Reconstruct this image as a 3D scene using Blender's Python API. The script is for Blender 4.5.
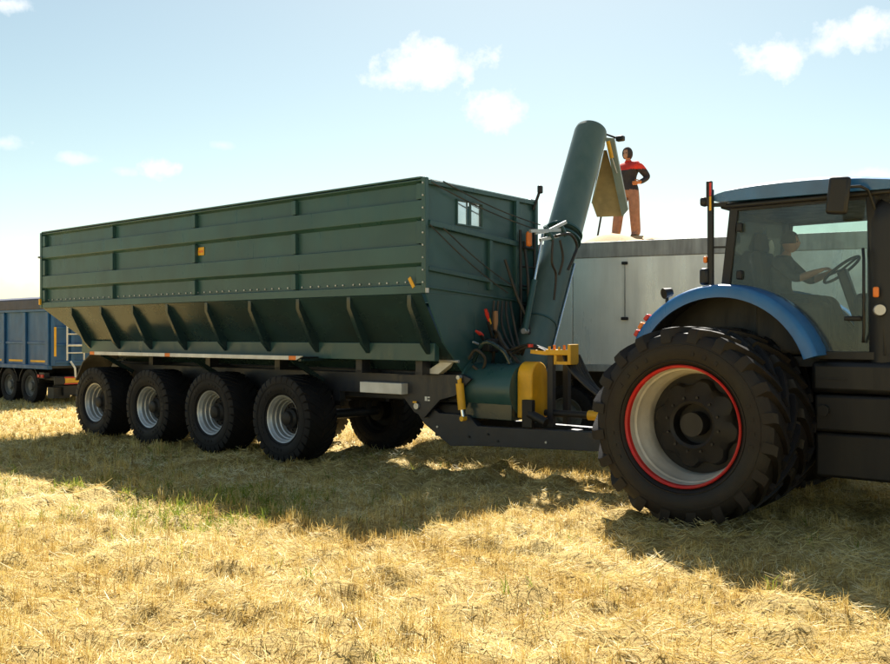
import bpy, bmesh, math, random
import numpy as np
from mathutils import Vector, Matrix, noise as mnoise
random.seed(7); rng = np.random.default_rng(7)
S = bpy.context.scene
for o in list(bpy.data.objects): bpy.data.objects.remove(o)
R = math.radians

# ------------------------------------------------------------------ camera
FPX, HC, CX, HY = 900.0, 1.82, 445.0, 335.0          # focal length in photo pixels, eye height, centre column, horizon row
cam = bpy.data.cameras.new('camera'); camo = bpy.data.objects.new('camera', cam); S.collection.objects.link(camo)
cam.sensor_fit = 'HORIZONTAL'; cam.sensor_width = 36.0; cam.lens = 36.0*FPX/890.0
cam.clip_start = 0.05; cam.clip_end = 9000
camo.location = (0, 0, HC); camo.rotation_euler = (R(90)+math.atan((HY-332)/FPX), 0, 0)
S.camera = camo
S.render.resolution_x = 1024; S.render.resolution_y = 764

# ------------------------------------------------------------------ light
SUN = Vector((.43, 3.59, 3.85)).normalized()
sun_el = math.asin(SUN.z); sun_az = math.atan2(SUN.x, SUN.y)
W = bpy.data.worlds.new('World'); S.world = W; W.use_nodes = True
wn, wl = W.node_tree.nodes, W.node_tree.links
wn.clear()
wout = wn.new('ShaderNodeOutputWorld'); bg = wn.new('ShaderNodeBackground'); bg.inputs['Strength'].default_value = 0.054
sky = wn.new('ShaderNodeTexSky'); sky.sky_type = 'NISHITA'; sky.sun_disc = False
sky.sun_elevation = sun_el; sky.sun_rotation = sun_az; sky.air_density = 1.0; sky.dust_density = 0.5; sky.ozone_density = 3.0
tcw = wn.new('ShaderNodeTexCoord')
def wmath(op, a, b=None, c=None, clamp=False):
    n = wn.new('ShaderNodeMath'); n.operation = op; n.use_clamp = clamp
    for i, v in enumerate((a, b, c)):
        if v is None: continue
        if isinstance(v, (int, float)): n.inputs[i].default_value = v
        else: wl.new(v, n.inputs[i])
    return n.outputs[0]
def wvec(op, a, b=None):
    n = wn.new('ShaderNodeVectorMath'); n.operation = op
    for i, v in enumerate((a, b)):
        if v is None: continue
        if isinstance(v, (tuple, list, Vector)): n.inputs[i].default_value = v
        else: wl.new(v, n.inputs[i])
    return n
cn = wn.new('ShaderNodeTexNoise'); cn.inputs['Scale'].default_value = 26; cn.inputs['Detail'].default_value = 7; cn.inputs['Roughness'].default_value = .58
wl.new(tcw.outputs['Generated'], cn.inputs['Vector'])
cn2 = wn.new('ShaderNodeTexNoise'); cn2.inputs['Scale'].default_value = 9; cn2.inputs['Detail'].default_value = 3
wl.new(tcw.outputs['Generated'], cn2.inputs['Vector'])
cn4 = wn.new('ShaderNodeTexNoise'); cn4.inputs['Scale'].default_value = 70; cn4.inputs['Detail'].default_value = 6; cn4.inputs['Roughness'].default_value = .65
wl.new(tcw.outputs['Generated'], cn4.inputs['Vector'])
wob = wmath('ADD', wmath('MULTIPLY', wmath('SUBTRACT', cn.outputs['Fac'], .5), 2.0), wmath('ADD', wmath('MULTIPLY', wmath('SUBTRACT', cn2.outputs['Fac'], .5), 1.2), wmath('MULTIPLY', wmath('SUBTRACT', cn4.outputs['Fac'], .5), 1.3)))
def dirpx(x, y): return Vector(((x-CX)/FPX, 1, (HY-y)/FPX)).normalized()
clouds = [((425,67),54,27,1),((384,78),22,11,.9),((494,109),34,18,.9),((784,52),40,20,1),((870,30),60,17,1),((828,44),26,13,.8),((160,168),19,10,.85),((12,262),70,24,.5),
          ((6,3),30,10,.8),((670,222),70,20,.7),((870,176),30,9,.7),((75,158),16,6,.4),((222,145),14,5,.3),((4,143),22,7,.5),((124,171),12,5,.4)]
mask = None
for (x, y), sx, sy, a in clouds:
    d = wvec('SUBTRACT', tcw.outputs['Generated'], dirpx(x, y))
    d = wvec('MULTIPLY', d.outputs[0], (FPX/sx, FPX/sx, FPX/sy))
    L = wvec('LENGTH', d.outputs[0]).outputs['Value']
    m = wmath('MULTIPLY', wmath('MULTIPLY', wmath('ADD', wmath('SUBTRACT', 1.0, L), wob), 1.15, clamp=True), a)
    mask = m if mask is None else wmath('MAXIMUM', mask, m)
# scattered clouds over the rest of the sky
cn3 = wn.new('ShaderNodeTexNoise'); cn3.inputs['Scale'].default_value = 4.2; cn3.inputs['Detail'].default_value = 8
wl.new(tcw.outputs['Generated'], cn3.inputs['Vector'])
sep = wn.new('ShaderNodeSeparateXYZ'); wl.new(tcw.outputs['Generated'], sep.inputs[0])
gen = wmath('MULTIPLY', wmath('SUBTRACT', cn3.outputs['Fac'], .58), 9.0, clamp=True)
gen = wmath('MULTIPLY', gen, wmath('MULTIPLY', wmath('SUBTRACT', .72, sep.outputs['Y']), 5.0, clamp=True))
gen = wmath('MULTIPLY', gen, wmath('MULTIPLY', sep.outputs['Z'], 9.0, clamp=True))
mask = wmath('MAXIMUM', mask, gen)
skt = wn.new('ShaderNodeMix'); skt.data_type = 'RGBA'; skt.blend_type = 'MULTIPLY'; skt.inputs['Factor'].default_value = 1
wl.new(sky.outputs[0], skt.inputs[6]); skt.inputs[7].default_value = (1.10, 1.0, .74, 1)
cmx = wn.new('ShaderNodeMix'); cmx.data_type = 'RGBA'
wl.new(mask, cmx.inputs['Factor']); wl.new(skt.outputs[2], cmx.inputs[6]); ccol = wn.new('ShaderNodeValToRGB'); wl.new(cn.outputs['Fac'], ccol.inputs[0])
ccol.color_ramp.elements[0].position = .35; ccol.color_ramp.elements[0].color = (.80, .86, .90, 1); ccol.color_ramp.elements[1].position = .6; ccol.color_ramp.elements[1].color = (1, .985, .95, 1)
csc = wvec('SCALE', ccol.outputs[0]); csc.inputs['Scale'].default_value = 8.0; wl.new(csc.outputs[0], cmx.inputs[7])
wl.new(cmx.outputs[2], bg.inputs['Color']); wl.new(bg.outputs[0], wout.inputs[0])

sl = bpy.data.lights.new('sun', 'SUN'); sl.energy = 4.8; sl.angle = R(.55); sl.color = (1, .95, .86)
so = bpy.data.objects.new('sun', sl); S.collection.objects.link(so); so.rotation_euler = SUN.to_track_quat('Z', 'Y').to_euler(); so.location = (2, 20, 30)

vs = S.view_settings; vs.view_transform = 'Standard'; vs.look = 'None'; vs.gamma = 1.0; vs.exposure = 1.6; vs.use_curve_mapping = False
S.render.engine = 'CYCLES'
S.cycles.max_bounces = 7; S.cycles.diffuse_bounces = 3; S.cycles.transparent_max_bounces = 12; S.cycles.caustics_reflective = False; S.cycles.caustics_refractive = False

# ------------------------------------------------------------------ materials
def nodes_of(name):
    m = bpy.data.materials.new(name); m.use_nodes = True
    nt = m.node_tree; b = nt.nodes['Principled BSDF']
    return m, nt.nodes, nt.links, b
def ramp(N, L, src, stops):
    r = N.new('ShaderNodeValToRGB'); L.new(src, r.inputs[0])
    while len(r.color_ramp.elements) < len(stops): r.color_ramp.elements.new(.5)
    for e, (p, c) in zip(r.color_ramp.elements, stops):
        e.position = p; e.color = (*c, 1) if len(c) == 3 else c
    return r.outputs[0]
def paint(name, col, rough=.45, metal=0.0, dust=.25, dcol=(.34,.26,.15), scale=3.0, var=.18, bump=.05, fine=60, stretch=(4,4,.7), coat=0.0, wear=0.0, wcol=(.12,.07,.04), spec=.5):
    m, N, L, b = nodes_of(name)
    tc = N.new('ShaderNodeTexCoord')
    oi = N.new('ShaderNodeObjectInfo'); off = N.new('ShaderNodeVectorMath'); off.operation = 'SCALE'; off.inputs[0].default_value = (13, 7, 5); L.new(oi.outputs['Random'], off.inputs['Scale'])
    ad = N.new('ShaderNodeVectorMath'); ad.operation = 'ADD'; L.new(tc.outputs['Object'], ad.inputs[0]); L.new(off.outputs[0], ad.inputs[1])
    n1 = N.new('ShaderNodeTexNoise'); n1.inputs['Scale'].default_value = scale; n1.inputs['Detail'].default_value = 6; L.new(ad.outputs[0], n1.inputs['Vector'])
    dk = tuple(c*(1-var) for c in col); lt = tuple(min(1, c*(1+var)) for c in col)
    c1 = ramp(N, L, n1.outputs['Fac'], [(.3, dk), (.7, lt)])
    mp = N.new('ShaderNodeMapping'); mp.inputs['Scale'].default_value = stretch; L.new(ad.outputs[0], mp.inputs['Vector'])
    n2 = N.new('ShaderNodeTexNoise'); n2.inputs['Scale'].default_value = 1.6; n2.inputs['Detail'].default_value = 8; n2.inputs['Roughness'].default_value = .65; L.new(mp.outputs[0], n2.inputs['Vector'])
    f = ramp(N, L, n2.outputs['Fac'], [(.38, (0,0,0)), (.75, (dust,)*3)])
    mx = N.new('ShaderNodeMix'); mx.data_type = 'RGBA'; L.new(f, mx.inputs['Factor']); L.new(c1, mx.inputs[6]); mx.inputs[7].default_value = (*dcol, 1)
    out = mx.outputs[2]
    n3 = N.new('ShaderNodeTexNoise'); n3.inputs['Scale'].default_value = fine; n3.inputs['Detail'].default_value = 4; L.new(ad.outputs[0], n3.inputs['Vector'])
    if wear:
        n4 = N.new('ShaderNodeTexNoise'); n4.inputs['Scale'].default_value = 9; n4.inputs['Detail'].default_value = 9; n4.inputs['Roughness'].default_value = .7; L.new(ad.outputs[0], n4.inputs['Vector'])
        wf = ramp(N, L, n4.outputs['Fac'], [(.60, (0,0,0)), (.68, (wear,)*3)])
        m2 = N.new('ShaderNodeMix'); m2.data_type = 'RGBA'; L.new(wf, m2.inputs['Factor']); L.new(out, m2.inputs[6]); m2.inputs[7].default_value = (*wcol, 1); out = m2.outputs[2]
    L.new(out, b.inputs['Base Color'])
    rr = N.new('ShaderNodeMapRange'); L.new(n2.outputs['Fac'], rr.inputs[0]); rr.inputs[1].default_value = .3; rr.inputs[2].default_value = .75; rr.inputs[3].default_value = max(.03, rough-.06); rr.inputs[4].default_value = min(1, rough+.22)
    L.new(rr.outputs[0], b.inputs['Roughness'])
    b.inputs['Metallic'].default_value = metal; b.inputs['Specular IOR Level'].default_value = spec
    if coat: b.inputs['Coat Weight'].default_value = coat; b.inputs['Coat Roughness'].default_value = .12
    bp = N.new('ShaderNodeBump'); bp.inputs['Strength'].default_value = bump; bp.inputs['Distance'].default_value = .02
    sm = N.new('ShaderNodeMath'); sm.operation = 'MULTIPLY_ADD'; L.new(n1.outputs['Fac'], sm.inputs[0]); sm.inputs[1].default_value = 1.5; L.new(n3.outputs['Fac'], sm.inputs[2])
    L.new(sm.outputs[0], bp.inputs['Height']); L.new(bp.outputs[0], b.inputs['Normal'])
    return m
def glassmat(name, tint, dust=.10, rough=.03, dcol=(.45,.40,.32)):
    m, N, L, b = nodes_of(name); N.remove(b)
    out = [n for n in N if n.type == 'OUTPUT_MATERIAL'][0]
    tr = N.new('ShaderNodeBsdfTransparent'); tr.inputs[0].default_value = (*tint, 1)
    gl = N.new('ShaderNodeBsdfGlossy'); gl.inputs['Roughness'].default_value = rough
    df = N.new('ShaderNodeBsdfDiffuse'); df.inputs[0].default_value = (*dcol, 1)
    fr = N.new('ShaderNodeFresnel'); fr.inputs[0].default_value = 1.45
    m1 = N.new('ShaderNodeMixShader'); L.new(fr.outputs[0], m1.inputs[0]); L.new(tr.outputs[0], m1.inputs[1]); L.new(gl.outputs[0], m1.inputs[2])
    tc = N.new('ShaderNodeTexCoord'); n = N.new('ShaderNodeTexNoise'); n.inputs['Scale'].default_value = 5; n.inputs['Detail'].default_value = 8; L.new(tc.outputs['Object'], n.inputs['Vector'])
    f = ramp(N, L, n.outputs['Fac'], [(.3, (dust*.35,)*3), (.75, (dust,)*3)])
    m2 = N.new('ShaderNodeMixShader'); L.new(f, m2.inputs[0]); L.new(m1.outputs[0], m2.inputs[1]); L.new(df.outputs[0], m2.inputs[2])
    L.new(m2.outputs[0], out.inputs[0])
    return m
M = {}
M['green'] = paint('green_paint', (.026,.080,.082), .30, dust=.12, dcol=(.11,.15,.145), scale=1.3, bump=.012)
M['green_glare'] = paint('glare_lightened_green', (.072,.122,.108), .42, dust=.22, dcol=(.22,.26,.24), scale=1.5, bump=.006, var=.08)  # veiling glare of the bright sky mixed into the tube's green
M['green_shaded'] = paint('green_paint_shaded', (.019,.044,.050), .20, dust=.6, dcol=(.012,.014,.012), scale=1.2, bump=.005, stretch=(.5,.5,.8))  # darker copy of the cart's green, shade put into the colour
M['chute'] = paint('ochre_chute_paint', (.34,.24,.10), .5, dust=.9, dcol=(.60,.42,.17), scale=2, stretch=(2,2,2))  # ochre base with paler golden patches by noise
M['chassis'] = paint('navy_grey_chassis', (.016,.020,.030), .4, dust=.22, dcol=(.09,.075,.06), wear=.3, wcol=(.08,.055,.04))
M['rubber'] = paint('black_rubber', (.006,.006,.008), .62, dust=.3, dcol=(.026,.022,.020), scale=6, var=.3, bump=.12, fine=90, stretch=(2,2,2), spec=.3)
M['tractor_rubber'] = paint('tractor_tyre_rubber', (.006,.0055,.0055), .52, dust=.45, dcol=(.030,.017,.012), scale=6, var=.3, bump=.12, fine=90, stretch=(2,2,2), spec=.35)
M['steel'] = paint('silver_wheel_paint', (.52,.54,.56), .36, metal=.55, dust=.35, dcol=(.25,.19,.12), wear=.3)
M['rimwhite'] = paint('pale_rim_paint', (.60,.57,.50), .4, metal=.1, dust=.5, dcol=(.36,.28,.17), wear=.15, stretch=(2,2,2))
M['red'] = paint('red_rim_paint', (.52,.014,.014), .45, dust=.15)
M['darkmetal'] = paint('dark_cast_iron', (.007,.0065,.007), .55, dust=.35, dcol=(.028,.022,.018))
M['yellow'] = paint('yellow_paint', (.80,.42,.01), .4, dust=.25, dcol=(.4,.28,.1), wear=.15)
M['orange'] = paint('orange_plastic', (.85,.22,.03), .4, dust=.1)
M['white'] = paint('white_reflector', (.72,.72,.70), .45, dust=.25, wear=.15, wcol=(.3,.27,.22))
M['redplastic'] = paint('red_plastic', (.65,.03,.02), .35, dust=.1)
M['chrome'] = paint('chrome_rod', (.75,.76,.78), .16, metal=1, dust=.1)
M['hose'] = paint('black_hose', (.012,.012,.013), .55, dust=.2)
M['black'] = paint('black_plastic', (.005,.005,.006), .45, dust=.2, dcol=(.04,.034,.028))
M['blue'] = paint('tractor_blue', (.018,.135,.37), .30, dust=.12, dcol=(.2,.2,.18), coat=.25, bump=.015)
M['truckblue'] = paint('trailer_blue', (.011,.088,.24), .4, dust=.2, dcol=(.10,.13,.16), stretch=(3,3,.5))
M['tarp'] = paint('dark_blue_tarp', (.045,.055,.10), .6, dust=.2, bump=.3, scale=4)
M['alu'] = paint('aluminium_side', (.78,.78,.76), .28, metal=.25, dust=.35, dcol=(.40,.38,.33), scale=.8, var=.12, bump=.03, stretch=(2.5,2.5,.35))
M['alu_dirty'] = paint('dirty_aluminium_rail', (.40,.40,.39), .5, metal=.3, dust=.6, dcol=(.10,.09,.08), scale=2, stretch=(5,5,.5))
M['rope'] = paint('dark_rope', (.03,.035,.035), .8, dust=.2)
M['rubber_dull'] = M['rubber']
M['skin'] = paint('skin', (.45,.24,.16), .5, dust=0, bump=.02)
M['jacket'] = paint('navy_jacket', (.018,.020,.032), .85, dust=.1, bump=.3, scale=12)
M['redcloth'] = paint('red_cloth', (.62,.035,.03), .8, dust=.05, bump=.3, scale=12)
M['trousers'] = paint('brown_trousers', (.34,.17,.115), .85, dust=.25, bump=.4, scale=14)
M['shirt'] = paint('grey_shirt', (.09,.085,.085), .85, dust=.1, bump=.3, scale=12)
M['glove'] = paint('orange_glove', (.60,.22,.08), .8, dust=.1)
M['seat'] = paint('dark_seat_fabric', (.035,.037,.04), .85, dust=.2)
M['glass'] = glassmat('cab_glass', (.88,.94,.92), dust=.085, dcol=(.34,.37,.36))
M['pane'] = paint('mirrored_pane', (.85,.86,.86), .05, metal=.95, dust=.12, bump=.01)
M['pale_plate'] = paint('skylit_green_plate', (.20,.26,.24), .45, dust=.4, dcol=(.35,.34,.28))  # sky light falling on the plate is put into its pale colour
M['brown'] = paint('brown_wood_handle', (.30,.15,.07), .7, dust=.2)
M['boot'] = paint('dark_boot', (.03,.025,.02), .7, dust=.4)

def grain_mat():
    m, N, L, b = nodes_of('wheat_grain'); tc = N.new('ShaderNodeTexCoord')
    n = N.new('ShaderNodeTexVoronoi'); n.inputs['Scale'].default_value = 90; L.new(tc.outputs['Object'], n.inputs['Vector'])
    L.new(ramp(N, L, n.outputs['Distance'], [(0, (.72,.46,.20)), (.7, (.45,.26,.10))]), b.inputs['Base Color']); b.inputs['Roughness'].default_value = .8
    bp = N.new('ShaderNodeBump'); bp.inputs['Strength'].default_value = .5; bp.inputs['Distance'].default_value = .01; L.new(n.outputs['Distance'], bp.inputs['Height']); L.new(bp.outputs[0], b.inputs['Normal'])
    return m
M['grain'] = grain_mat()
def soil_mat():
    m, N, L, b = nodes_of('stubble_soil'); tc = N.new('ShaderNodeTexCoord')
    n1 = N.new('ShaderNodeTexNoise'); n1.inputs['Scale'].default_value = .35; n1.inputs['Detail'].default_value = 8; L.new(tc.outputs['Object'], n1.inputs['Vector'])
    mp = N.new('ShaderNodeMapping'); mp.inputs['Rotation'].default_value = (0, 0, R(-40)); mp.inputs['Scale'].default_value = (9, 60, 9); L.new(tc.outputs['Object'], mp.inputs['Vector'])
    n2 = N.new('ShaderNodeTexNoise'); n2.inputs['Scale'].default_value = 1; n2.inputs['Detail'].default_value = 7; n2.inputs['Roughness'].default_value = .7; L.new(mp.outputs[0], n2.inputs['Vector'])
    c2 = ramp(N, L, n2.outputs['Fac'], [(.30, (.20,.13,.05)), (.52, (.52,.39,.16)), (.72, (.70,.56,.27))])
    c1 = ramp(N, L, n1.outputs['Fac'], [(.35, (.75,.70,.62)), (.65, (1.0,1.0,1.0))])
    mx = N.new('ShaderNodeMix'); mx.data_type = 'RGBA'; mx.blend_type = 'MULTIPLY'; mx.inputs['Factor'].default_value = 1; L.new(c2, mx.inputs[6]); L.new(c1, mx.inputs[7])
    L.new(mx.outputs[2], b.inputs['Base Color']); b.inputs['Roughness'].default_value = .95; b.inputs['Specular IOR Level'].default_value = .1
    bp = N.new('ShaderNodeBump'); bp.inputs['Strength'].default_value = .8; bp.inputs['Distance'].default_value = .03; L.new(n2.outputs['Fac'], bp.inputs['Height']); L.new(bp.outputs[0], b.inputs['Normal'])
    return m
M['soil'] = soil_mat()
def attr_mat(name, stops, rough=.6, trans=0.0):
    m, N, L, b = nodes_of(name)
    a = N.new('ShaderNodeAttribute'); a.attribute_name = 'tone'
    L.new(ramp(N, L, a.outputs['Fac'], stops), b.inputs['Base Color']); b.inputs['Roughness'].default_value = rough; b.inputs['Specular IOR Level'].default_value = .25
    if trans:
        out = [n for n in N if n.type == 'OUTPUT_MATERIAL'][0]; t = N.new('ShaderNodeBsdfTranslucent'); mx = N.new('ShaderNodeMixShader'); mx.inputs[0].default_value = trans
        L.new(b.inputs['Base Color'].links[0].from_socket, t.inputs[0]); L.new(b.outputs[0], mx.inputs[1]); L.new(t.outputs[0], mx.inputs[2]); L.new(mx.outputs[0], out.inputs[0])
    return m
M['straw'] = attr_mat('straw', [(0, (.22,.125,.035)), (.25, (.55,.385,.11)), (.6, (.80,.64,.27)), (1, (.92,.84,.56))], .5, .27)
M['weed'] = attr_mat('weed_leaf', [(0, (.06,.12,.015)), (.5, (.18,.25,.03)), (1, (.42,.42,.07))], .6, .4)

# ------------------------------------------------------------------ mesh helpers
COL = S.collection
class MB:
    def __init__(s): s.v = []; s.f = []
    def add(s, vs, fs):
        k = len(s.v); s.v += [tuple(v) for v in vs]; s.f += [tuple(i+k for i in f) for f in fs]; return s
    def box(s, c, d, rot=None):
        c = Vector(c); h = Vector(d)*.5; P = []
        for x in (-1, 1):
            for y in (-1, 1):
                for z in (-1, 1):
                    p = Vector((x*h.x, y*h.y, z*h.z)); P.append(c + (rot @ p if rot else p))
        return s.add(P, [(0,1,3,2),(4,6,7,5),(0,4,5,1),(2,3,7,6),(0,2,6,4),(1,5,7,3)])
    def span(s, a, b):
        return s.box([(p+q)/2 for p, q in zip(a, b)], [abs(q-p) for p, q in zip(a, b)])
    def beam(s, a, b, w, h, up=(0,0,1)):
        a, b = Vector(a), Vector(b); d = (b-a); l = d.length; x = d.normalized(); y = Vector(up).cross(x)
        if y.length < 1e-4: y = Vector((1,0,0)).cross(x)
        y.normalize(); z = x.cross(y); rot = Matrix((x, y, z)).transposed()
        return s.box((a+b)/2, (l, w, h), rot)
    def prism(s, pts, ext):
        e = Vector(ext); n = len(pts); P = [Vector(p) for p in pts]
        return s.add(P+[p+e for p in P], [tuple(range(n))[::-1], tuple(range(n, 2*n))] + [(i, (i+1) % n, (i+1) % n+n, i+n) for i in range(n)])
    def tube(s, a, b, r, n=14, r1=None, caps=True):
        return s.path([a, b], [r, r if r1 is None else r1], n, caps)
    def path(s, pts, r, n=10, caps=True):
        pts = [Vector(p) for p in pts]; k = len(pts); rs = r if isinstance(r, (list, tuple)) else [r]*k
        base = len(s.v); prev = None
        for i, p in enumerate(pts):
            t = (pts[min(i+1, k-1)]-pts[max(i-1, 0)]).normalized()
            if prev is None:
                a = t.cross(Vector((0,0,1)));
                if a.length < .05: a = t.cross(Vector((0,1,0)))
            else: a = prev - t*prev.dot(t)
            a.normalize(); prev = a; b_ = t.cross(a)
            for j in range(n):
                th = 2*math.pi*j/n; s.v.append(tuple(p + (a*math.cos(th)+b_*math.sin(th))*rs[i]))
        for i in range(k-1):
            for j in range(n):
                s.f.append((base+i*n+j, base+i*n+(j+1) % n, base+(i+1)*n+(j+1) % n, base+(i+1)*n+j))
        if caps:
            s.f.append(tuple(base+j for j in range(n))[::-1]); s.f.append(tuple(base+(k-1)*n+j for j in range(n)))
        return s
    def lathe(s, prof, n=48, c=(0,0,0), closed=False):   # axis = local y; prof: (radius, y)
        base = len(s.v); k = len(prof); c = Vector(c)
        for j in range(n):
            th = 2*math.pi*j/n
            for r, y in prof: s.v.append((c.x+r*math.cos(th), c.y+y, c.z+r*math.sin(th)))
        for j in range(n):
            for i in range(k if closed else k-1):
                a, b = base+j*k+i, base+j*k+(i+1) % k; c2, d = base+((j+1) % n)*k+(i+1) % k, base+((j+1) % n)*k+i
                s.f.append((a, b, c2, d))
        return s
    def build(s, name, mat, parent=None, bevel=0.0, smooth=35, loc=None, mesh_only=False, label=None):
        me = bpy.data.meshes.new(name); me.from_pydata(s.v, [], s.f)
        bm = bmesh.new(); bm.from_mesh(me); bmesh.ops.recalc_face_normals(bm, faces=bm.faces); bm.to_mesh(me); bm.free()
        if isinstance(mat, str): mat = M[mat]
        me.materials.append(mat)
        if smooth:
            me.polygons.foreach_set('use_smooth', [True]*len(me.polygons)); me.set_sharp_from_angle(angle=R(smooth))
        if mesh_only: return me
        return place(name, me, parent, loc, bevel, label)
def place(name, me, parent=None, loc=None, bevel=0.0, label=None, rot=None):
    o = bpy.data.objects.new(name, me); COL.objects.link(o)
    if parent: o.parent = parent
    if loc is not None: o.location = loc
    if rot is not None: o.rotation_euler = rot
    if bevel:
        b = o.modifiers.new('bevel', 'BEVEL'); b.width = bevel; b.segments = 2; b.limit_method = 'ANGLE'; b.angle_limit = R(40)
    if label: o['label'] = label
    return o
def tag(o, label, cat, group=None, kind=None):
    if label: o['label'] = label
    if cat: o['category'] = cat
    if group: o['group'] = group
    if kind: o['kind'] = kind
    return o
def thing(name, label, cat, loc=(0,0,0), rz=0, group=None):
    o = bpy.data.objects.new(name, None); COL.objects.link(o); o.location = loc; o.rotation_euler = (0, 0, rz); o.empty_display_size = .3
    return tag(o, label, cat, group)

# pixel -> place: the photograph's column and row give a direction, the plane it lies on gives the distance
def ray(x, y): return Vector(((x-CX)/FPX, 1, (HY-y)/FPX))
UX = Vector((.775, -.632, 0)).normalized(); VX = Vector((-UX.y, UX.x, 0))
C0 = Vector((-1.4534, 14.2172, 0)); T0 = Vector((3.6108, 10.1710, 0))
RZ = math.atan2(UX.y, UX.x)
def on_side(x, y, v, o=C0):
    r = ray(x, y); t = (v + o.dot(VX))/r.dot(VX); p = r*t + Vector((0, 0, HC)); d = p-o
    return Vector((d.dot(UX), v, p.z))
def on_front(x, y, u, o=C0):
    r = ray(x, y); t = (u + o.dot(UX))/r.dot(UX); p = r*t + Vector((0, 0, HC)); d = p-o
    return Vector((u, d.dot(VX), p.z))

# ------------------------------------------------------------------ ground
def sstep(a, b, x): t = np.clip((x-a)/(b-a), 0, 1); return t*t*(3-2*t)
_pr = np.random.default_rng(3); _waves = [(_pr.uniform(-1, 1)*k, _pr.uniform(-1, 1)*k, _pr.uniform(0, 6.28), a) for k, a, c in ((1.2,.010,5),(6,.010,8),(14,.014,12),(30,.009,14)) for _ in range(c)]
def gz(x, y):
    x = np.asarray(x, float); y = np.asarray(y, float)
    z = -.045 - .05*sstep(8.8, 12.5, y) - .13*sstep(18, 26, y)
    n = np.zeros_like(z)
    for a, b, p, k in _waves: n += k*np.sin(a*x+b*y+p)
    return z + n*(1-sstep(20, 30, y))*.8
def axis(lo, hi, fine_lo, fine_hi, step):
    a = list(np.arange(fine_lo, fine_hi+1e-6, step)); s = step; v = a[-1]
    while v < hi: s *= 1.22; v += s; a.append(min(v, hi))
    s = step; v = a[0]; pre = []
    while v > lo: s *= 1.22; v -= s; pre.append(max(v, lo))
    return np.array(pre[::-1]+a)
gx = axis(-4000, 4000, -9, 8, .07); gy = axis(-300, 6000, 3, 17, .07)
GX, GY = np.meshgrid(gx, gy); GZ = gz(GX, GY)
me = bpy.data.meshes.new('field'); nx, ny = len(gx), len(gy)
me.vertices.add(nx*ny); me.vertices.foreach_set('co', np.stack([GX, GY, GZ], -1).astype(np.float32).ravel())
ii = (np.arange(ny-1)[:, None]*nx + np.arange(nx-1)[None]).ravel()
quads = np.stack([ii, ii+1, ii+nx+1, ii+nx], -1)
me.loops.add(quads.size); me.loops.foreach_set('vertex_index', quads.ravel().astype(np.int32))
me.polygons.add(len(quads)); me.polygons.foreach_set('loop_start', (np.arange(len(quads))*4).astype(np.int32)); me.update(calc_edges=True); me.validate()
me.polygons.foreach_set('use_smooth', np.ones(len(quads), bool)); me.materials.append(M['soil'])
field = place('field', me); tag(field, 'harvested field covered in flattened golden straw and stubble', None, kind='structure')

def ribbons(name, mat, P, D, Wd, Ln, bend, tone):
    """P base points, D unit directions, Wd widths, Ln lengths: bent two-segment blades in one mesh"""
    n = len(P); rnd = rng.normal(size=(n, 3)); side = np.cross(D, rnd); side /= np.linalg.norm(side, axis=1)[:, None]
    b = rng.normal(size=(n, 3))*bend
    mid = P + D*(Ln*.5)[:, None]; tip = P + D*Ln[:, None] + b*Ln[:, None]
    w = side*(Wd*.5)[:, None]
    V = np.stack([P-w, P+w, mid-w*.95, mid+w*.95, tip-w*.55, tip+w*.55], 1).reshape(-1, 3).astype(np.float32)
    k = np.arange(n)[:, None]*6
    Q = np.stack([k+np.array([0,1,3,2]), k+np.array([2,3,5,4])], 1).reshape(-1, 4).astype(np.int32)
    me = bpy.data.meshes.new(name); me.vertices.add(len(V)); me.vertices.foreach_set('co', V.ravel())
    me.loops.add(Q.size); me.loops.foreach_set('vertex_index', Q.ravel()); me.polygons.add(len(Q)); me.polygons.foreach_set('loop_start', (np.arange(len(Q))*4).astype(np.int32))
    me.update(calc_edges=True)
    a = me.attributes.new('tone', 'FLOAT', 'FACE'); a.data.foreach_set('value', np.repeat(tone, 2).astype(np.float32))
    me.materials.append(M[mat]); return place(name, me)
def field_noise(x, y, s, seed):
    r = np.random.default_rng(seed); z = np.zeros_like(x)
    for _ in range(9):
        a, b = r.normal(size=2)*s; z += np.sin(a*x+b*y+r.uniform(0, 6.28))
    return z/3.0
def scatter(n, y0=3.3, y1=34, pw=1.55):
    u = rng.random(n*3); # density ~ falls with distance
    ys = np.linspace(y0, y1, 4000); wgt = (1.1*ys+5.0)*np.minimum(1, (8/ys))**pw; cdf = np.cumsum(wgt); cdf /= cdf[-1]
    y = np.interp(u[:n], cdf, ys); x = (u[n:2*n]*2-1)*(.55*y+2.5)
    return x, y
# flattened straw
n = 330000; x, y = scatter(n)
rowang = R(-39)
comb = field_noise(x, y, 1.6, 11)
ang = rowang + comb*.9 + rng.normal(size=n)*.65 + np.where(rng.random(n) < .5, math.pi, 0)
heap = field_noise(x, y, 7, 12)
tilt = np.abs(rng.normal(size=n))*.38 + .02
D = np.stack([np.cos(ang)*np.cos(tilt), np.sin(ang)*np.cos(tilt), np.sin(tilt)], -1)
far = np.clip(y/9, 1, 3)
P = np.stack([x, y, gz(x, y) + rng.random(n)*.02 + np.clip(heap, 0, 1.5)*.025*rng.random(n)], -1)
tr_ = x*math.cos(rowang)+y*math.sin(rowang); qr_ = -x*math.sin(rowang)+y*math.cos(rowang)
tone = np.clip(.58 + rng.normal(size=n)*.22 + field_noise(tr_*.25, qr_*1.6, 1.0, 13)*.17 + field_noise(x, y, 8, 14)*.12, 0, 1)
st = ribbons('loose_straw', 'straw', P, D, .0036*far*rng.uniform(.7, 1.4, n), rng.uniform(.035, .13, n), .10, tone)
tag(st, 'loose pale straw lying flattened all over the field', 'straw', kind='stuff')
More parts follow.
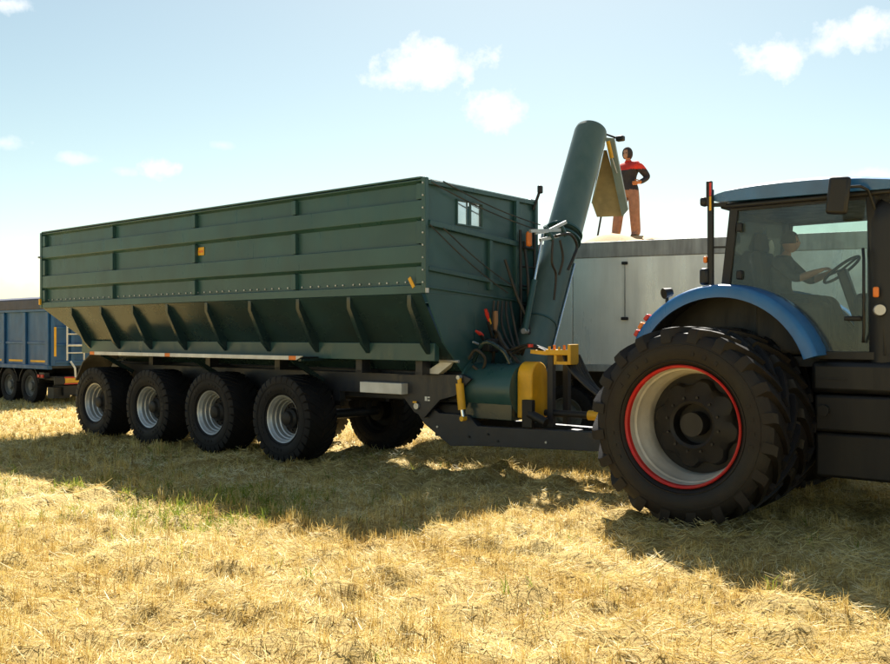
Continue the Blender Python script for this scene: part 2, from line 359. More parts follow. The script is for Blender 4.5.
# standing stubble in drill rows
nc = 24000; x, y = scatter(nc)
t = x*math.cos(rowang)+y*math.sin(rowang); q = -x*math.sin(rowang)+y*math.cos(rowang)
q = np.round(q/.15)*.15 + rng.normal(size=nc)*.013; x = t*math.cos(rowang)-q*math.sin(rowang); y = t*math.sin(rowang)+q*math.cos(rowang)
keep = (field_noise(t*.35, q*1.5, 1.1, 21) + field_noise(x, y, 4, 22)*.6 + rng.normal(size=nc)*.35) > -.1
x, y = x[keep], y[keep]; tall = np.repeat(rng.uniform(.65, 1.25, len(x)), 10); tt_ = np.repeat(rng.normal(size=len(x))*.12, 10)
x = np.repeat(x, 10); y = np.repeat(y, 10); n = len(x); x = x + rng.normal(size=n)*.022; y = y + rng.normal(size=n)*.022
lean = np.abs(rng.normal(size=n))*.30; la = rng.random(n)*6.28
D = np.stack([np.cos(la)*np.sin(lean), np.sin(la)*np.sin(lean), np.cos(lean)], -1)
P = np.stack([x, y, gz(x, y)-.005], -1); far = np.clip(y/9, 1, 3)
tone = np.clip(.34 + tt_ + rng.normal(size=n)*.16, 0, 1)
sb = ribbons('stubble', 'straw', P, D, .0036*far*rng.uniform(.7, 1.4, n), rng.uniform(.06, .125, n)*tall*(1+.2*field_noise(x, y, .9, 23)), .06, tone)
tag(sb, 'short cut wheat stubble standing in rows across the field', 'stubble', kind='stuff')
# green weeds, thicker in a patch left of the cart's shadow
n = 22000; x, y = scatter(n, 3.6, 18, 1.0)
wp = ray(300, 505); 
def gp(px, py, z=-.06): r = ray(px, py); k = (z-HC)/r.z; return r*k
c1, c2, c3 = gp(178, 506), gp(95, 492), gp(250, 520)
dens = 2.2*np.exp(-((x-c1.x)**2/1.2+(y-c1.y)**2/1.6)) + np.exp(-((x-c2.x)**2/.5+(y-c2.y)**2/.5)) + 1.2*np.exp(-((x-c3.x)**2/.8+(y-c3.y)**2/.6)) + .10*np.exp(-((x-c2.x)**2/16+(y-c2.y-2)**2/6)) + .012
keep = rng.random(n) < dens*np.clip(.5+field_noise(x, y, 3, 31), 0, 1.2); x, y = x[keep], y[keep]
rep = 7; x = np.repeat(x, rep)+rng.normal(size=len(x)*rep)*.025; y = np.repeat(y, rep)+rng.normal(size=len(x))*.025; n = len(x)
la = rng.random(n)*6.28; lean = np.abs(rng.normal(size=n))*.55
D = np.stack([np.cos(la)*np.sin(lean), np.sin(la)*np.sin(lean), np.cos(lean)], -1); P = np.stack([x, y, gz(x, y)], -1)
wd = ribbons('weeds', 'weed', P, D, rng.uniform(.003, .008, n), rng.uniform(.05, .14, n), .2, np.clip(.55+rng.normal(size=n)*.25, 0, 1))
tag(wd, 'sparse green weeds sprouting through the straw', 'weeds', kind='stuff')

# ------------------------------------------------------------------ wheels
def tyre_mb(Ro, Ri, w, lugs, lug_h, lug_w, face=.03, sweep=.5):
    m = MB(); h = w/2; rb = Ro-lug_h
    half = [(Ri, -h*.70), (Ri+.012, -h*.80), (Ri+(rb-Ri)*.25, -h*.97), (Ri+(rb-Ri)*.55, -h), (Ri+(rb-Ri)*.80, -h*.96), (rb-.018, -h*.86), (rb-.004, -h*.66), (rb+.004, -h*.3)]
    prof = half + [(r, -y) for r, y in half[::-1]]
    m.lathe(prof, 72)
    for rr_ in (.18, .62):
        r0 = Ri+(rb-Ri)*rr_; yy = -h*(.93 if rr_ < .5 else .985)
        for sg in (1, -1): m.lathe([(r0-.008, sg*(yy+.012)), (r0-.004, sg*(yy-.006)), (r0+.004, sg*(yy-.006)), (r0+.008, sg*(yy+.012))], 72)
    for k in range(26):
        if k % 13 in (0, 1, 2, 3, 7, 8, 9):
            a = 2*math.pi*k/26*.72; r0 = Ri+(rb-Ri)*.40
            for sg in (1, -1):
                e = Vector((math.cos(a), 0, math.sin(a))); t = Vector((-math.sin(a), 0, math.cos(a))); c_ = e*r0 + Vector((0, -sg*h*.985, 0))
                m.box(c_, ((rb-Ri)*.12, .012, .032), Matrix((e, Vector((0, 1, 0)), t)).transposed())
    # two flanking rows of swept bars
    for sd in (-1, 1):
        for i in range(lugs):
            a0 = 2*math.pi*(i+(.5 if sd > 0 else 0))/lugs
            st = []
            for k, (f, top, wd) in enumerate(((.00, .0, 1.0), (.35, .0, 1.0), (.72, -.003, 1.05), (.94, -.010, 1.15), (.99, -.045, 1.2))):
                yy = sd*h*(f*1.0 + .02); aa = a0 + sweep*(f)/Ro*w*.5*1.1
                da = lug_w*wd/Ro*.5
                ro = Ro+top; ri = rb-.03 + top*1.6
                for (rr, dd) in ((ri, -da*1.25), (ro, -da), (ro, da), (ri, da*1.25)):
                    st.append((rr*math.cos(aa+dd), yy, rr*math.sin(aa+dd)))
            fs = []
            for k in range(4):
                for j in range(4): fs.append((k*4+j, k*4+(j+1) % 4, k*4+4+(j+1) % 4, k*4+4+j))
            fs += [(3,2,1,0), (16,17,18,19)]
            m.add(st, fs)
    return m
def ring_holes(m, r, y, n, rad, d):
    for i in range(n):
        a = 2*math.pi*i/n; m.tube((r*math.cos(a), y-d, r*math.sin(a)), (r*math.cos(a), y, r*math.sin(a)), rad, 8)
# cart wheel: face towards local -y
CR, CW = .655, .56
ct = tyre_mb(CR, .335, CW, 30, .013, .085, sweep=.7).build('tyre', 'rubber', mesh_only=True)
m = MB(); h = CW/2
m.lathe([(.368,-h*.74),(.356,-h*.84),(.338,-h*.80),(.324,-h*.66),(.312,-h*.62),(.304,-h*.44),(.288,-h*.40),(.280,-h*.20),(.262,-h*.16),(.256,.0),(.238,.01),(.234,-.02)], 48)
cr = m.build('rim', 'steel', mesh_only=True)
m = MB(); m.lathe([(.236,-.005),(.20,-.02),(.15,-.03),(.145,-.09),(.11,-.12),(.10,-.17),(.07,-.19),(.001,-.19)], 32); ring_holes(m, .185, -.015, 10, .016, .03)
m.lathe([(.365,h*.78),(.30,h*.6),(.27,.06),(.001,.06)], 40); m.lathe([(.17,.06),(.17,.26),(.001,.26)], 20)
ch = m.build('wheel', 'darkmetal', mesh_only=True)
def cart_wheel(parent, loc, flip):
    w = place('wheel', ch, parent, loc, rot=(0, random.random()*6 if not flip else random.random()*6, math.pi if flip else 0))
    place('tyre', ct, w); place('rim', cr, w); return w

# ------------------------------------------------------------------ grain cart
cart = thing('grain_cart', 'long dark green grain cart on eight wheels with its unloading auger raised', 'grain cart', C0, RZ)
XR, XF, YW = -7.40, 2.56, 1.30          # rear, front, half width
posts = [-7.35, -4.86, -2.38, .07, 2.50]
bands = [(3.785, 3.845), (3.30, 3.575), (2.71, 3.00), (2.355, 2.48)]
recess = [(3.575, 3.785), (3.00, 3.30), (2.48, 2.71)]
for sd in (-1, 1):
    yb = sd*(YW-.075)
    wall = MB().span((XR, yb-.004, 2.36), (XF-.012, yb+.004, 3.83)).build('side_wall', 'green', cart)
    y0, y1 = yb+sd*.0045, sd*YW
    for k, (z0, z1) in enumerate(bands):
        b = MB(); ch_ = .03 if k else .012
        b.prism([(XR, y0, z0), (XR, y1, z0+(.045 if k in (1, 2) else .03 if k == 0 else .004)), (XR, y1, z1-.012), (XR, y0, z1)], (XF-XR-.014, 0, 0))
        b.build('rail', 'green', wall, bevel=.005)
    for x in posts:
        for z0, z1 in recess:
            w2 = .05 if x in (posts[0], posts[-1]) else .04
            MB().span((x-w2, y0, z0+.002), (x+w2, y1-sd*.003, z1-.002)).build('post', 'green', wall, bevel=.005)
    bl = MB()
    for i in range(58):
        x = XR+.15+i*(XF-XR-.3)/57+random.uniform(-.025, .025)
        bl.tube((x, y1, 2.505), (x, y1+sd*.0, 2.505), .001, 6) if False else bl.tube((x, y0-sd*.002, 2.515), (x, y0+sd*.016, 2.515), .013, 6)
    if sd < 0: bo = bl.build('bolt_row', 'steel', wall); bo['kind'] = 'stuff'
# corner column with bolts
col_ = MB().span((XF-.012, -YW-.012, 2.36), (XF+.06, -YW+.055, 3.855)).build('corner_post', 'green', cart, bevel=.006)
for i in range(9): MB().tube((XF+.024, -YW-.011, 2.5+i*.16), (XF+.024, -YW-.026, 2.5+i*.16), .013, 6).build('bolt', 'steel', col_)
MB().span((XF-.012, YW-.055, 2.36), (XF+.06, YW+.012, 3.855)).build('corner_post', 'green', cart, bevel=.006)
# top rim, rear wall
MB().span((XR-.01, -YW-.01, 3.846), (XF-.014, -YW+.07, 3.87)).build('top_rim', 'green', cart, bevel=.006)
MB().span((XR-.01, YW-.07, 3.846), (XF-.014, YW+.01, 3.87)).build('top_rim', 'green', cart, bevel=.006)
rw = MB().span((XR-.03, -YW+.06, 2.36), (XR-.005, YW-.06, 3.85)).build('rear_wall', 'green', cart)
MB().span((XR-.07, -YW-.012, 2.36), (XR-.002, -YW+.055, 3.85)).build('corner_post', 'green', rw, bevel=.006)
for z in (2.45, 3.1, 3.75): MB().span((XR-.08, -YW+.057, z-.05), (XR-.032, YW-.06, z+.05)).build('rail', 'green', rw)
MB().beam((XR-.03, -YW-.02, 2.42), (XR-.03, -YW-.02, 2.54), .05, .05).build('marker_lamp', 'yellow', cart, bevel=.008)
MB().tube((XR-.02, -YW-.01, 3.36), (XR-.02, -YW-.07, 3.36), .02).build('hook', 'steel', rw)
# front wall with a two-pane sight window
w0, w1, z0, z1 = -.60, -.05, 3.325, 3.635
fw = MB(); t0, t1 = XF-.01, XF+.012
ys = YW-.056
fw.span((t0, -ys, 1.30+1.06), (t1, ys, z0)); fw.span((t0, -ys, z1), (t1, ys, 3.85)); fw.span((t0, -ys, z0), (t1, w0, z1)); fw.span((t0, w1, z0), (t1, ys, z1))
fwall = fw.build('front_wall', 'green', cart)
wf = MB()
for a, b in (((w0-.02, z0-.02), (w1+.02, z0)), ((w0-.02, z1), (w1+.02, z1+.02)), ((w0-.02, z0), (w0, z1)), ((w1, z0), (w1+.02, z1)), (((w0+w1)/2-.018, z0), ((w0+w1)/2+.018, z1))):
    wf.span((t1+.001, a[0], a[1]), (t1+.022, b[0], b[1]))
wfo = wf.build('sight_window', 'green', fwall)
for a, b in ((w0, (w0+w1)/2-.018), ((w0+w1)/2+.018, w1)): MB().span((t0+.004, a, z0), (t0+.010, b, z1)).build('pane', 'pane', fwall)
def frail(za, zb, hgt, dep, yb=YW-.06):
    MB().beam((t1+dep/2+.002, -YW+.06, za), (t1+dep/2+.002, yb, zb), dep, hgt).build('rail', 'green', fwall, bevel=.006)
frail(3.27, 3.12, .075, .07); frail(2.685, 2.50, .06, .05); frail(3.80, 3.80, .06, .05); frail(2.44, 2.30, .025, .03)
MB().span((t1+.002, .08, 2.45), (t1+.055, .15, 3.17)).build('post', 'green', fwall, bevel=.006)
MB().span((t1+.002, .72, 2.40), (t1+.06, .80, 3.78)).build('post', 'green', fwall, bevel=.006)
for a, b in (((t1+.05, -1.2, 3.80), (t1+.16, 1.15, 3.38)), ((t1+.05, -.95, 3.84), (t1+.17, 1.18, 3.46)), ((t1+.09, -1.27, 3.24), (t1+.12, .42, 2.42)), ((t1+.09, -1.0, 3.22), (t1+.12, .62, 2.50))):
    a, b = Vector(a), Vector(b)
    pts = [a.lerp(b, i/8) - Vector((0, 0, .05*math.sin(math.pi*i/8))) for i in range(9)]
    MB().path(pts, .009, 6).build('rope', 'rope', cart)
lt = MB().path([(t1+.03, 1.2, 3.7), (t1+.10, 1.24, 3.92), (t1+.12, 1.24, 3.98)], .022).build('lamp_bracket', 'black', cart)
MB().box((t1+.13, 1.24, 4.0), (.06, .09, .12)).build('work_lamp', 'black', lt, bevel=.02)
# hopper
def hop(s, y0=1.29, z0=2.355, y1=.87, z1=1.70): t = s; return y0+(y1-y0)*t, z0+(z1-z0)*t
hp = MB()
xb = -6.50
A = [(XR+.02,-1.295,2.352),(XF-.02,-1.295,2.352),(XF-.02,-.87,1.71),(xb,-.87,1.71)]
hp.add(A, [(0,1,2,3)]); hp.add([(x,-y,z) for x,y,z in A], [(3,2,1,0)])
hp.add([(XR+.02,-1.295,2.352),(xb,-.87,1.71),(xb,.87,1.71),(XR+.02,1.295,2.352)], [(0,1,2,3)])
hp.add([(xb,-.87,1.71),(XF-.02,-.87,1.71),(XF-.02,-.45,1.32),(xb+.4,-.45,1.32)], [(0,1,2,3)])
hp.add([(xb,.87,1.71),(XF-.02,.87,1.71),(XF-.02,.45,1.32),(xb+.4,.45,1.32)], [(3,2,1,0)])
hp.add([(xb+.4,-.45,1.32),(XF-.02,-.45,1.32),(XF-.02,.45,1.32),(xb+.4,.45,1.32)], [(0,1,2,3)])
hp.add([(xb,-.87,1.71),(xb+.4,-.45,1.32),(xb+.4,.45,1.32),(xb,.87,1.71)], [(0,1,2,3)])
hopper = hp.build('hopper', 'green_shaded', cart, smooth=0)
fl = MB(); fl.prism([(t1-.004, -1.24, 2.358), (t1-.004, -.87, 1.71), (t1-.004, -.45, 1.30), (t1-.004, .45, 1.30), (t1-.004, .87, 1.71), (t1-.004, 1.24, 2.358)], (-.02, 0, 0))
fl.build('front_slope', 'green', hopper)
for sd in (-1, 1):
    bm_ = MB().span((xb-.1, sd*.90, 1.47), (XF-.13, sd*.80, 1.712)).build('sill_beam', 'green', hopper, bevel=.008)
    for x in (-6.3, -5.25, -4.2, -3.15, -2.05, -.95, .15, 1.2, 2.32):
        r_ = MB()
        # channel rib running down the slope, closing in a point over the sill beam
        o1, o2 = .075, .085
        prof = lambda xx: [(xx, sd*1.29, 2.349), (xx, sd*.875, 1.716), (xx, sd*.905, 1.56), (xx, sd*1.03, 1.69), (xx, sd*1.292, 2.20)]
        r_.prism(prof(x-.035), (.07, 0, 0))
        r_.build('rib', 'green_shaded', hopper, bevel=.004)
# chassis
chs = MB()
for sd in (-1, 1): chs.span((-6.3, sd*.55, .97), (2.30, sd*.43, 1.27))
for x in (-6.0, -4.6, -2.8, -1.0, .9, 2.0): chs.span((x-.06, -.43, 1.0), (x+.06, .43, 1.24))
chas = chs.build('chassis_frame', 'chassis', cart, bevel=.008)
MB().span((.84, -.70, .985), (1.66, -.552, 1.14)).build('reflector_plate', 'white', cart, bevel=.006)
for x in (-6.2, -4.4, -2.7, -.9, .9, 2.05):
    for sd in (-1, 1): MB().span((x-.06, sd*.60, 1.272), (x+.06, sd*.78, 1.47)).build('hopper_support', 'chassis', cart)
    MB().span((x-.05, -.78, 1.275), (x+.05, .78, 1.315)).build('cross_member', 'chassis', cart)
m = MB(); m.prism([(1.98, -.62, 1.285), (2.30, -.62, 1.455), (2.52, -.62, 1.455), (2.26, -.62, 1.285)], (0, .12, 0)); m.build('mount_bracket', 'white', cart, bevel=.006)  # white colour stands in for sky reflected off the sloping plate
MB().tube((2.28, -.62, 1.47), (2.62, -.62, 1.465), .02).build('pin', 'steel', cart)
WX = [-.22-1.755*i for i in range(4)]; WZ = .57
for x in WX:
    for sd in (-1, 1): cart_wheel(cart, (x, sd*(YW-CW/2), WZ), sd > 0)
    MB().tube((x, -1.0, WZ), (x, 1.0, WZ), .075, 16).build('axle', 'chassis', cart)
    for sd in (-1, 1):
        MB().beam((x-.5, sd*.5, .80), (x+.5, sd*.5, .80), .09, .09).build('leaf_spring', 'darkmetal', cart)
        MB().beam((x, sd*.5, .60), (x, sd*.5, .76), .12, .16, up=(1,0,0)).build('spring_seat', 'darkmetal', cart)
    MB().span((x+.35, -.56, .82), (x+.5, -.44, 1.0)).build('hanger', 'chassis', cart); MB().span((x+.35, .44, .82), (x+.5, .56, 1.0)).build('hanger', 'chassis', cart)
MB().span((-6.1, -.36, .88), (2.54, .36, 1.318)).build('hopper_gap_filler', 'chassis', cart, bevel=.02)  # added box, shuts out the bright gaps beneath the hopper
MB().span((1.85, -.40, .62), (2.55, .40, .872)).build('drawbar_gap_filler', 'darkmetal', cart, bevel=.03)  # added dark box, keeps the space behind plate and drawbar dark
# mudguards with a light reflective edge
for sd in (-1, 1):
    g = MB(); pr = [(-6.12, .96), (-5.86, 1.30), (-5.55, 1.475), (.18, 1.475), (.18, 1.497), (-5.56, 1.497), (-5.88, 1.315), (-6.15, .97)]
    g.prism([(x, sd*1.285, z) for x, z in pr], (0, -sd*.62, 0)); mg = g.build('mudguard', 'black', cart)
    if sd < 0:
        xs = [(-5.58, -5.42, 'orange'), (-5.42, -3.17, 'white'), (-3.17, -3.02, 'orange'), (-3.02, -.02, 'white'), (-.02, .14, 'orange')]
        for a, b, mt in xs: MB().span((a+.003, -1.31, 1.455), (b-.003, -1.287, 1.515)).build('edge_reflector', mt, mg, bevel=.003)
        MB().prism([(.14, -1.31, 1.455), (.14, -1.31, 1.515), (.28, -1.31, 1.515)], (0, .02, 0)).build('edge_reflector', 'white', mg)
    for x in (-5.3, -2.6, -.05):
        MB().beam((x, sd*1.22, 1.46), (x-.02, sd*.58, 1.12), .05, .07).build('mudguard_stay', 'green_shaded', cart)
MB().span((.16, -1.28, 1.44), (.22, -.55, 1.473)).build('mudguard_stay', 'green_shaded', cart)
# gooseneck plate and drawbar
for sd in (-1, 1):
    pts = [on_side(x, y, -.57) for x, y in ((398,374.5),(462,374.5),(471,379),(455,396),(440,400),(424,418),(414,412),(401,394))]
    pl = MB().prism([(p.x, sd*.57 if sd > 0 else -.57, p.z) for p in pts], (0, -sd*.05, 0)).build('gooseneck_plate', 'chassis', cart, bevel=.006)
    if sd < 0:
        q = on_side(417, 406, -.575); MB().tube((q.x, -.571, q.z), (q.x, -.60, q.z), .045, 14).build('pivot_pin', 'steel', pl)
        q = on_side(415, 404, -.575); MB().box((q.x+.02, -.604, q.z+.03), (.07, .006, .025)).build('warning_sticker', 'yellow', pl)
    rl = [(p.x, p.z) for p in [on_side(x, y, -.5) for x, y in ((416,411),(426,410),(434,409),(439,413),(468,415),(477,426))]] + [(5.35, .62), (5.35, .40), (2.9, .34), (2.38, .30), (1.9, .58)]
    def yy(x): return .50 if x < 2.8 else .50-(x-2.8)/(5.35-2.8)*.30
    outer = [(x, sd*yy(x), z) for x, z in rl]; inner = [(x, sd*(yy(x)-.13), z) for x, z in rl]
    n_ = len(rl)
    MB().add(outer+inner, [tuple(range(n_)), tuple(range(2*n_-1, n_-1, -1))]+[(i, (i+1) % n_, (i+1) % n_+n_, i+n_) for i in range(n_)]).build('drawbar_rail', 'chassis', cart, bevel=.006)
    if sd < 0:
        for sx, sz in ((2.15, .55), (3.85, .45), (2.7, .45), (3.0, .5), (3.15, .42)): MB().tube((sx, -yy(sx)+.004, sz), (sx, -yy(sx)-.012, sz), .016, 8).build('bolt', 'darkmetal' if sx > 2.6 and sx < 3.5 else 'steel', cart)
MB().span((2.0, -.37, .40), (2.2, .37, .60)).build('cross_member', 'chassis', cart); MB().span((3.9, -.24, .42), (4.05, .24, .58)).build('cross_member', 'chassis', cart)
MB().beam((5.3, 0, .5), (5.62, 0, .5), .16, .12).build('hitch_eye', 'darkmetal', cart, bevel=.01)
for sd in (-1, 1):
    y_ = sd*.60
    cy = MB().tube((2.66, y_, .82), (2.62, y_, 1.17), .055, 16).build('hydraulic_cylinder', 'yellow', cart)
    MB().tube((2.62, y_, 1.172), (2.615, y_, 1.24), .03).build('cylinder_cap', 'yellow', cy)
    MB().tube((2.66, y_, .818), (2.68, y_, .72), .028).build('piston_rod', 'chrome', cy)
    MB().tube((2.68, y_-.04, .70), (2.68, y_+.04, .70), .035).build('clevis', 'yellow', cy)
    MB().tube((2.61, y_-.03, 1.25), (2.61, y_+.08, 1.25), .03).build('pin', 'steel', cart)
# auger trough, chain guard
mm = MB(); mm.path([(2.57, -.17, 1.09), (3.375, -.17, 1.09)], .345, 36); tro = mm.build('auger_trough', 'green', cart)
MB().path([(2.58, -.17, 1.09), (2.62, -.17, 1.09)], .40, 36).build('flange', 'green', tro)
MB().span((2.60, -.46, .70), (3.37, .10, .98)).build('trough_base', 'green_shaded', cart, bevel=.01)
def stadium(x, yc, r, zb, zt, n=14):
    pts = [(x, yc-r, zb), (x, yc+r, zb)]
    for i in range(n+1): a = math.pi*i/n; pts.append((x, yc+r*math.cos(a), zt-r+r*math.sin(a)))
    return pts
gu = MB().prism(stadium(3.385, -.17, .19, .73, 1.47), (.235, 0, 0)).build('chain_guard', 'yellow', cart, bevel=.02)
MB().span((3.50, -.42, .62), (3.66, -.34, .98)).build('guard_bracket', 'darkmetal', cart, bevel=.01)
MB().tube((3.6, -.38, .80), (3.85, -.38, .70), .06).build('gearbox_arm', 'darkmetal', cart)
# pto shaft
pt = MB().tube((3.66, -.10, .80), (5.9, -.02, .80), .045, 14).build('drive_shaft', 'darkmetal', cart)
MB().tube((4.30, -.0775, .80), (5.2, -.045, .80), .065, 14).build('shaft_guard', 'yellow', pt)
# valve block on top of the drawbar frame
vb = MB(); q = on_side(558, 356, -.15); 
vblk = MB().span((3.72, -.20, 1.56), (4.10, -.02, 1.63)).build('valve_block', 'yellow', cart, bevel=.01)
for i in range(5): MB().tube((3.76+.075*i, -.16, 1.63), (3.76+.075*i, -.16, 1.67+.02*(i % 2)), .018, 8).build('valve', 'orange' if i % 2 else 'yellow', vblk)
MB().span((4.06, -.21, 1.44), (4.11, -.01, 1.70)).build('bracket', 'yellow', vblk, bevel=.006); MB().span((3.88, -.21, 1.44), (4.06, -.17, 1.48)).build('bracket', 'yellow', vblk)
MB().span((3.86, -.21, 1.44), (3.90, -.01, 1.56)).build('bracket', 'yellow', vblk)
MB().beam((3.45, -.1, 1.60), (3.72, -.1, 1.58), .08, .05).build('bracket', 'yellow', vblk)
MB().span((3.72, -.15, .63), (3.80, -.07, 1.56)).build('stand_post', 'chassis', cart); MB().span((3.74, .2, .63), (3.82, .28, 1.5)).build('stand_post', 'chassis', cart)
MB().tube((3.52, -.24, 1.66), (3.52, -.24, 1.70), .035).build('tap_handle', 'redplastic', cart)
# hoses
def hose(pts, r=.018, mat='hose', name='hose'):
    pts = [Vector(p) for p in pts]; out = []
    for i in range(len(pts)-1):
        p0, p1, p2, p3 = pts[max(i-1, 0)], pts[i], pts[i+1], pts[min(i+2, len(pts)-1)]
        for k in range(6):
            t = k/6; out.append(.5*((2*p1)+(-p0+p2)*t+(2*p0-5*p1+4*p2-p3)*t*t+(-p0+3*p1-3*p2+p3)*t**3))
    out.append(pts[-1]); return MB().path(out, r, 8).build(name, mat, cart)
rr = random.Random(5)
for i in range(7):
    y_ = -.12+.03*i
    hose([(3.95+.02*i, y_, 1.56), (4.1+.04*i, y_-.05, 1.35-.03*i), (4.6, y_-.05+.02*i, .98+.04*rr.random()), (5.1, y_, .95+.05*rr.random()), (5.7, y_, 1.1+.06*i)])
for i in range(5):
    hose([(3.72, -.1+.03*i, 1.58), (3.4, -.12, 1.66+.05*rr.random()), (3.0, -.1+.1*i, 1.55+.1*rr.random()), (2.72, .0+.12*i, 1.75+.1*i), (2.68, .1+.1*i, 2.3)])
hose([(2.66, -.45, 1.5), (2.8, -.48, 1.62), (2.9, -.40, 1.5), (2.8, -.36, 1.34), (2.7, -.42, 1.4)], .02, 'hose')
hose([(2.62, -.3, 1.45), (2.9, -.42, 1.72), (3.1, -.30, 1.62), (3.2, -.25, 1.44)], .03, 'green_shaded', 'guard_pipe')
hose([(2.62, .15, 1.4), (2.8, .0, 1.85), (2.95, -.05, 1.7), (3.2, -.02, 1.42)], .024)
hose([(2.64, .42, 2.9), (2.75, .55, 2.4), (2.9, .62, 2.0), (2.95, .6, 1.6)], .022); hose([(2.64, .9, 3.2), (2.74, .85, 2.7), (2.8, .8, 2.2), (2.85, .75, 1.7)], .022)
# levers and odds on the front
def fr(x, y, u=2.72): return on_front(x, y, u)
MB().path([fr(489,322), fr(487,314), fr(485.5,309)], [.012, .03, .02], 8).build('lever', 'redplastic', cart); MB().path([fr(490.5,324), fr(488.5,318.5)], [.018, .024], 8).build('lever', 'yellow', cart)
MB().path([fr(495,331), fr(495.5,322), fr(495.5,311)], [.022, .038, .034], 10).build('brush_handle', 'brown', cart)
MB().path([fr(476,331), fr(480,333.5), fr(483,335.5)], [.016, .03, .016], 8).build('lever', 'redplastic', cart)
MB().path([fr(473,342), fr(478,344)], .016, 8).build('lever', 'steel', cart)
for a, b in (((488,322),(497,352)), ((480,334),(492,352)), ((494,330),(502,352))): MB().tube(fr(*a), fr(*b), .022).build('lever_rod', 'black', cart)
MB().box(fr(494,345), (.12, .4, .18)).build('valve_bank', 'black', cart, bevel=.01)
# dark ladder and control column in front of the right half of the front wall
for y_ in (.75, 1.12): MB().tube((2.70, y_, 1.5), (2.68, y_, 3.35), .022).build('ladder_rail', 'black', cart)
for z in np.arange(1.7, 3.3, .28): MB().tube((2.69, .75, z), (2.69, 1.12, z), .014, 8).build('ladder_rung', 'black', cart)
q = fr(529, 239, 2.75); MB().box(q, (.07, .10, .22)).build('beacon', 'orange', cart, bevel=.03)
# auger tube
Ba, To = Vector((2.93, .42, 1.08)), Vector((2.53, 3.05, 5.22)); ax = (To-Ba).normalized()
def al(t): return Ba.lerp(To, t)
side = ax.cross(Vector((1,0,0))).normalized()             # in the y-z plane
tb = MB().tube(al(0), al(.545), .255, 40).build('auger_tube', 'green_glare', cart)
m = MB(); m.tube(al(.555), al(.985), .268, 40, r1=.272)
# rounded closed cap, sloping to the outlet
m.path([al(.985), al(.997), al(1.008), al(1.014)], [.272, .262, .20, .02], 40)
up_ = m.build('upper_auger_tube', 'green_glare', cart)
for t in (.535, .56): MB().tube(al(t)-ax*.018, al(t)+ax*.018, .30, 40).build('hinge_flange', 'green', tb, bevel=.005)
MB().tube(al(.22)-ax*.012, al(.22)+ax*.012, .268, 40).build('band', 'green', tb)
MB().path([al(-.02)+Vector((0,0,-.05)), al(.02)], .30, 36).build('elbow', 'green', tb)
# rail and chrome pipe on the forward right edge
off = Vector((.19, .0, 0)) - side*0
ed = Vector((.16, .19, -.10))
MB().tube(al(.08)+ed*1.12, al(.47)+ed*1.12, .018).build('chrome_pipe', 'chrome', tb)
MB().beam(al(.05)+ed*.95, al(.50)+ed*.95, .03, .05).build('edge_rail', 'green', tb)
ed2 = Vector((.14, -.20, .10))
MB().tube(al(.57)+ed*1.05, al(.97)+ed*1.05, .014).build('edge_pipe', 'steel', up_)
# fold cylinder on the left of the tube
p0, p1, p2 = on_front(525,331,2.92), on_front(534.5,280,2.95), on_front(543,233,2.98)
cyl = MB().tube(p0, p1, .045, 14).build('fold_cylinder', 'green', cart); MB().tube(p1, p2, .022, 12).build('piston_rod', 'chrome', cyl); MB().tube(p0-Vector((0,.05,.0)), p0+Vector((0,.05,0)), .04).build('clevis', 'steel', cyl)
lk = MB()
for a, b in (((530,231),(560,230)), ((535,233),(548,231)), ((548,231),(566,222)), ((540,240),(558,236))): lk.beam(on_front(*a,3.05), on_front(*b,3.15), .04, .045)
lk.build('hinge_linkage', 'steel', cart)
for a, b in (((545,226),(553,240)), ((560,224),(566,236))): MB().tube(on_front(*a,3.08), on_front(*b,3.12), .035).build('hinge_arm', 'green', cart)
hose([on_front(556,236,3.2), on_front(570,234,3.22), on_front(577,245,3.2), on_front(574,256,3.18), on_front(568,270,3.12)], .022)
hose([on_front(553,240,3.2), on_front(552,262,3.2), on_front(556,275,3.15), on_front(554,300,3.12)], .018)
hose([on_front(560,240,3.2), on_front(563,258,3.2), on_front(559,275,3.15)], .018)
# outlet chute at the tube's head
def loc(px, py, Y):
    p = ray(px, py)*Y + Vector((0, 0, HC)) - C0; return Vector((p.dot(UX), p.dot(VX), p.z))
m = MB(); m.prism([loc(605,137,15.15), loc(614,138,15.10), loc(628,210,15.35), loc(622,217,15.42)], loc(606,137,15.35)-loc(605,137,15.15)); chu = m.build('chute_side', 'pale_plate', cart, bevel=.006)
m = MB(); m.prism([loc(604,150,15.42), loc(592,203,15.60), loc(597,217,15.62), loc(624,216,15.50), loc(607,150,15.36)], loc(604,150,15.44)-loc(604,150,15.42)); m.build('chute_back', 'chute', chu)
m = MB(); m.prism([loc(604,150,15.10), loc(601,160,15.13), loc(592,203,15.58), loc(604,148,15.40)], Vector((-.012, 0, 0))); m.build('chute_side', 'green_glare', chu)
MB().path([loc(608,141,15.08), loc(612,158,15.12)], .035, 12).build('chute_cylinder', 'yellow', chu)
MB().path([loc(612,158,15.12), loc(617,173,15.20)], .014, 8).build('chute_rod', 'steel', chu)
MB().path([loc(606,134,15.20), loc(613,136.5,15.18), loc(617,138,15.16)], .018, 8).build('lamp_arm', 'black', up_); MB().box(loc(620.5,138.5,15.16), (.14, .10, .09)).build('work_lamp', 'black', up_, bevel=.02)
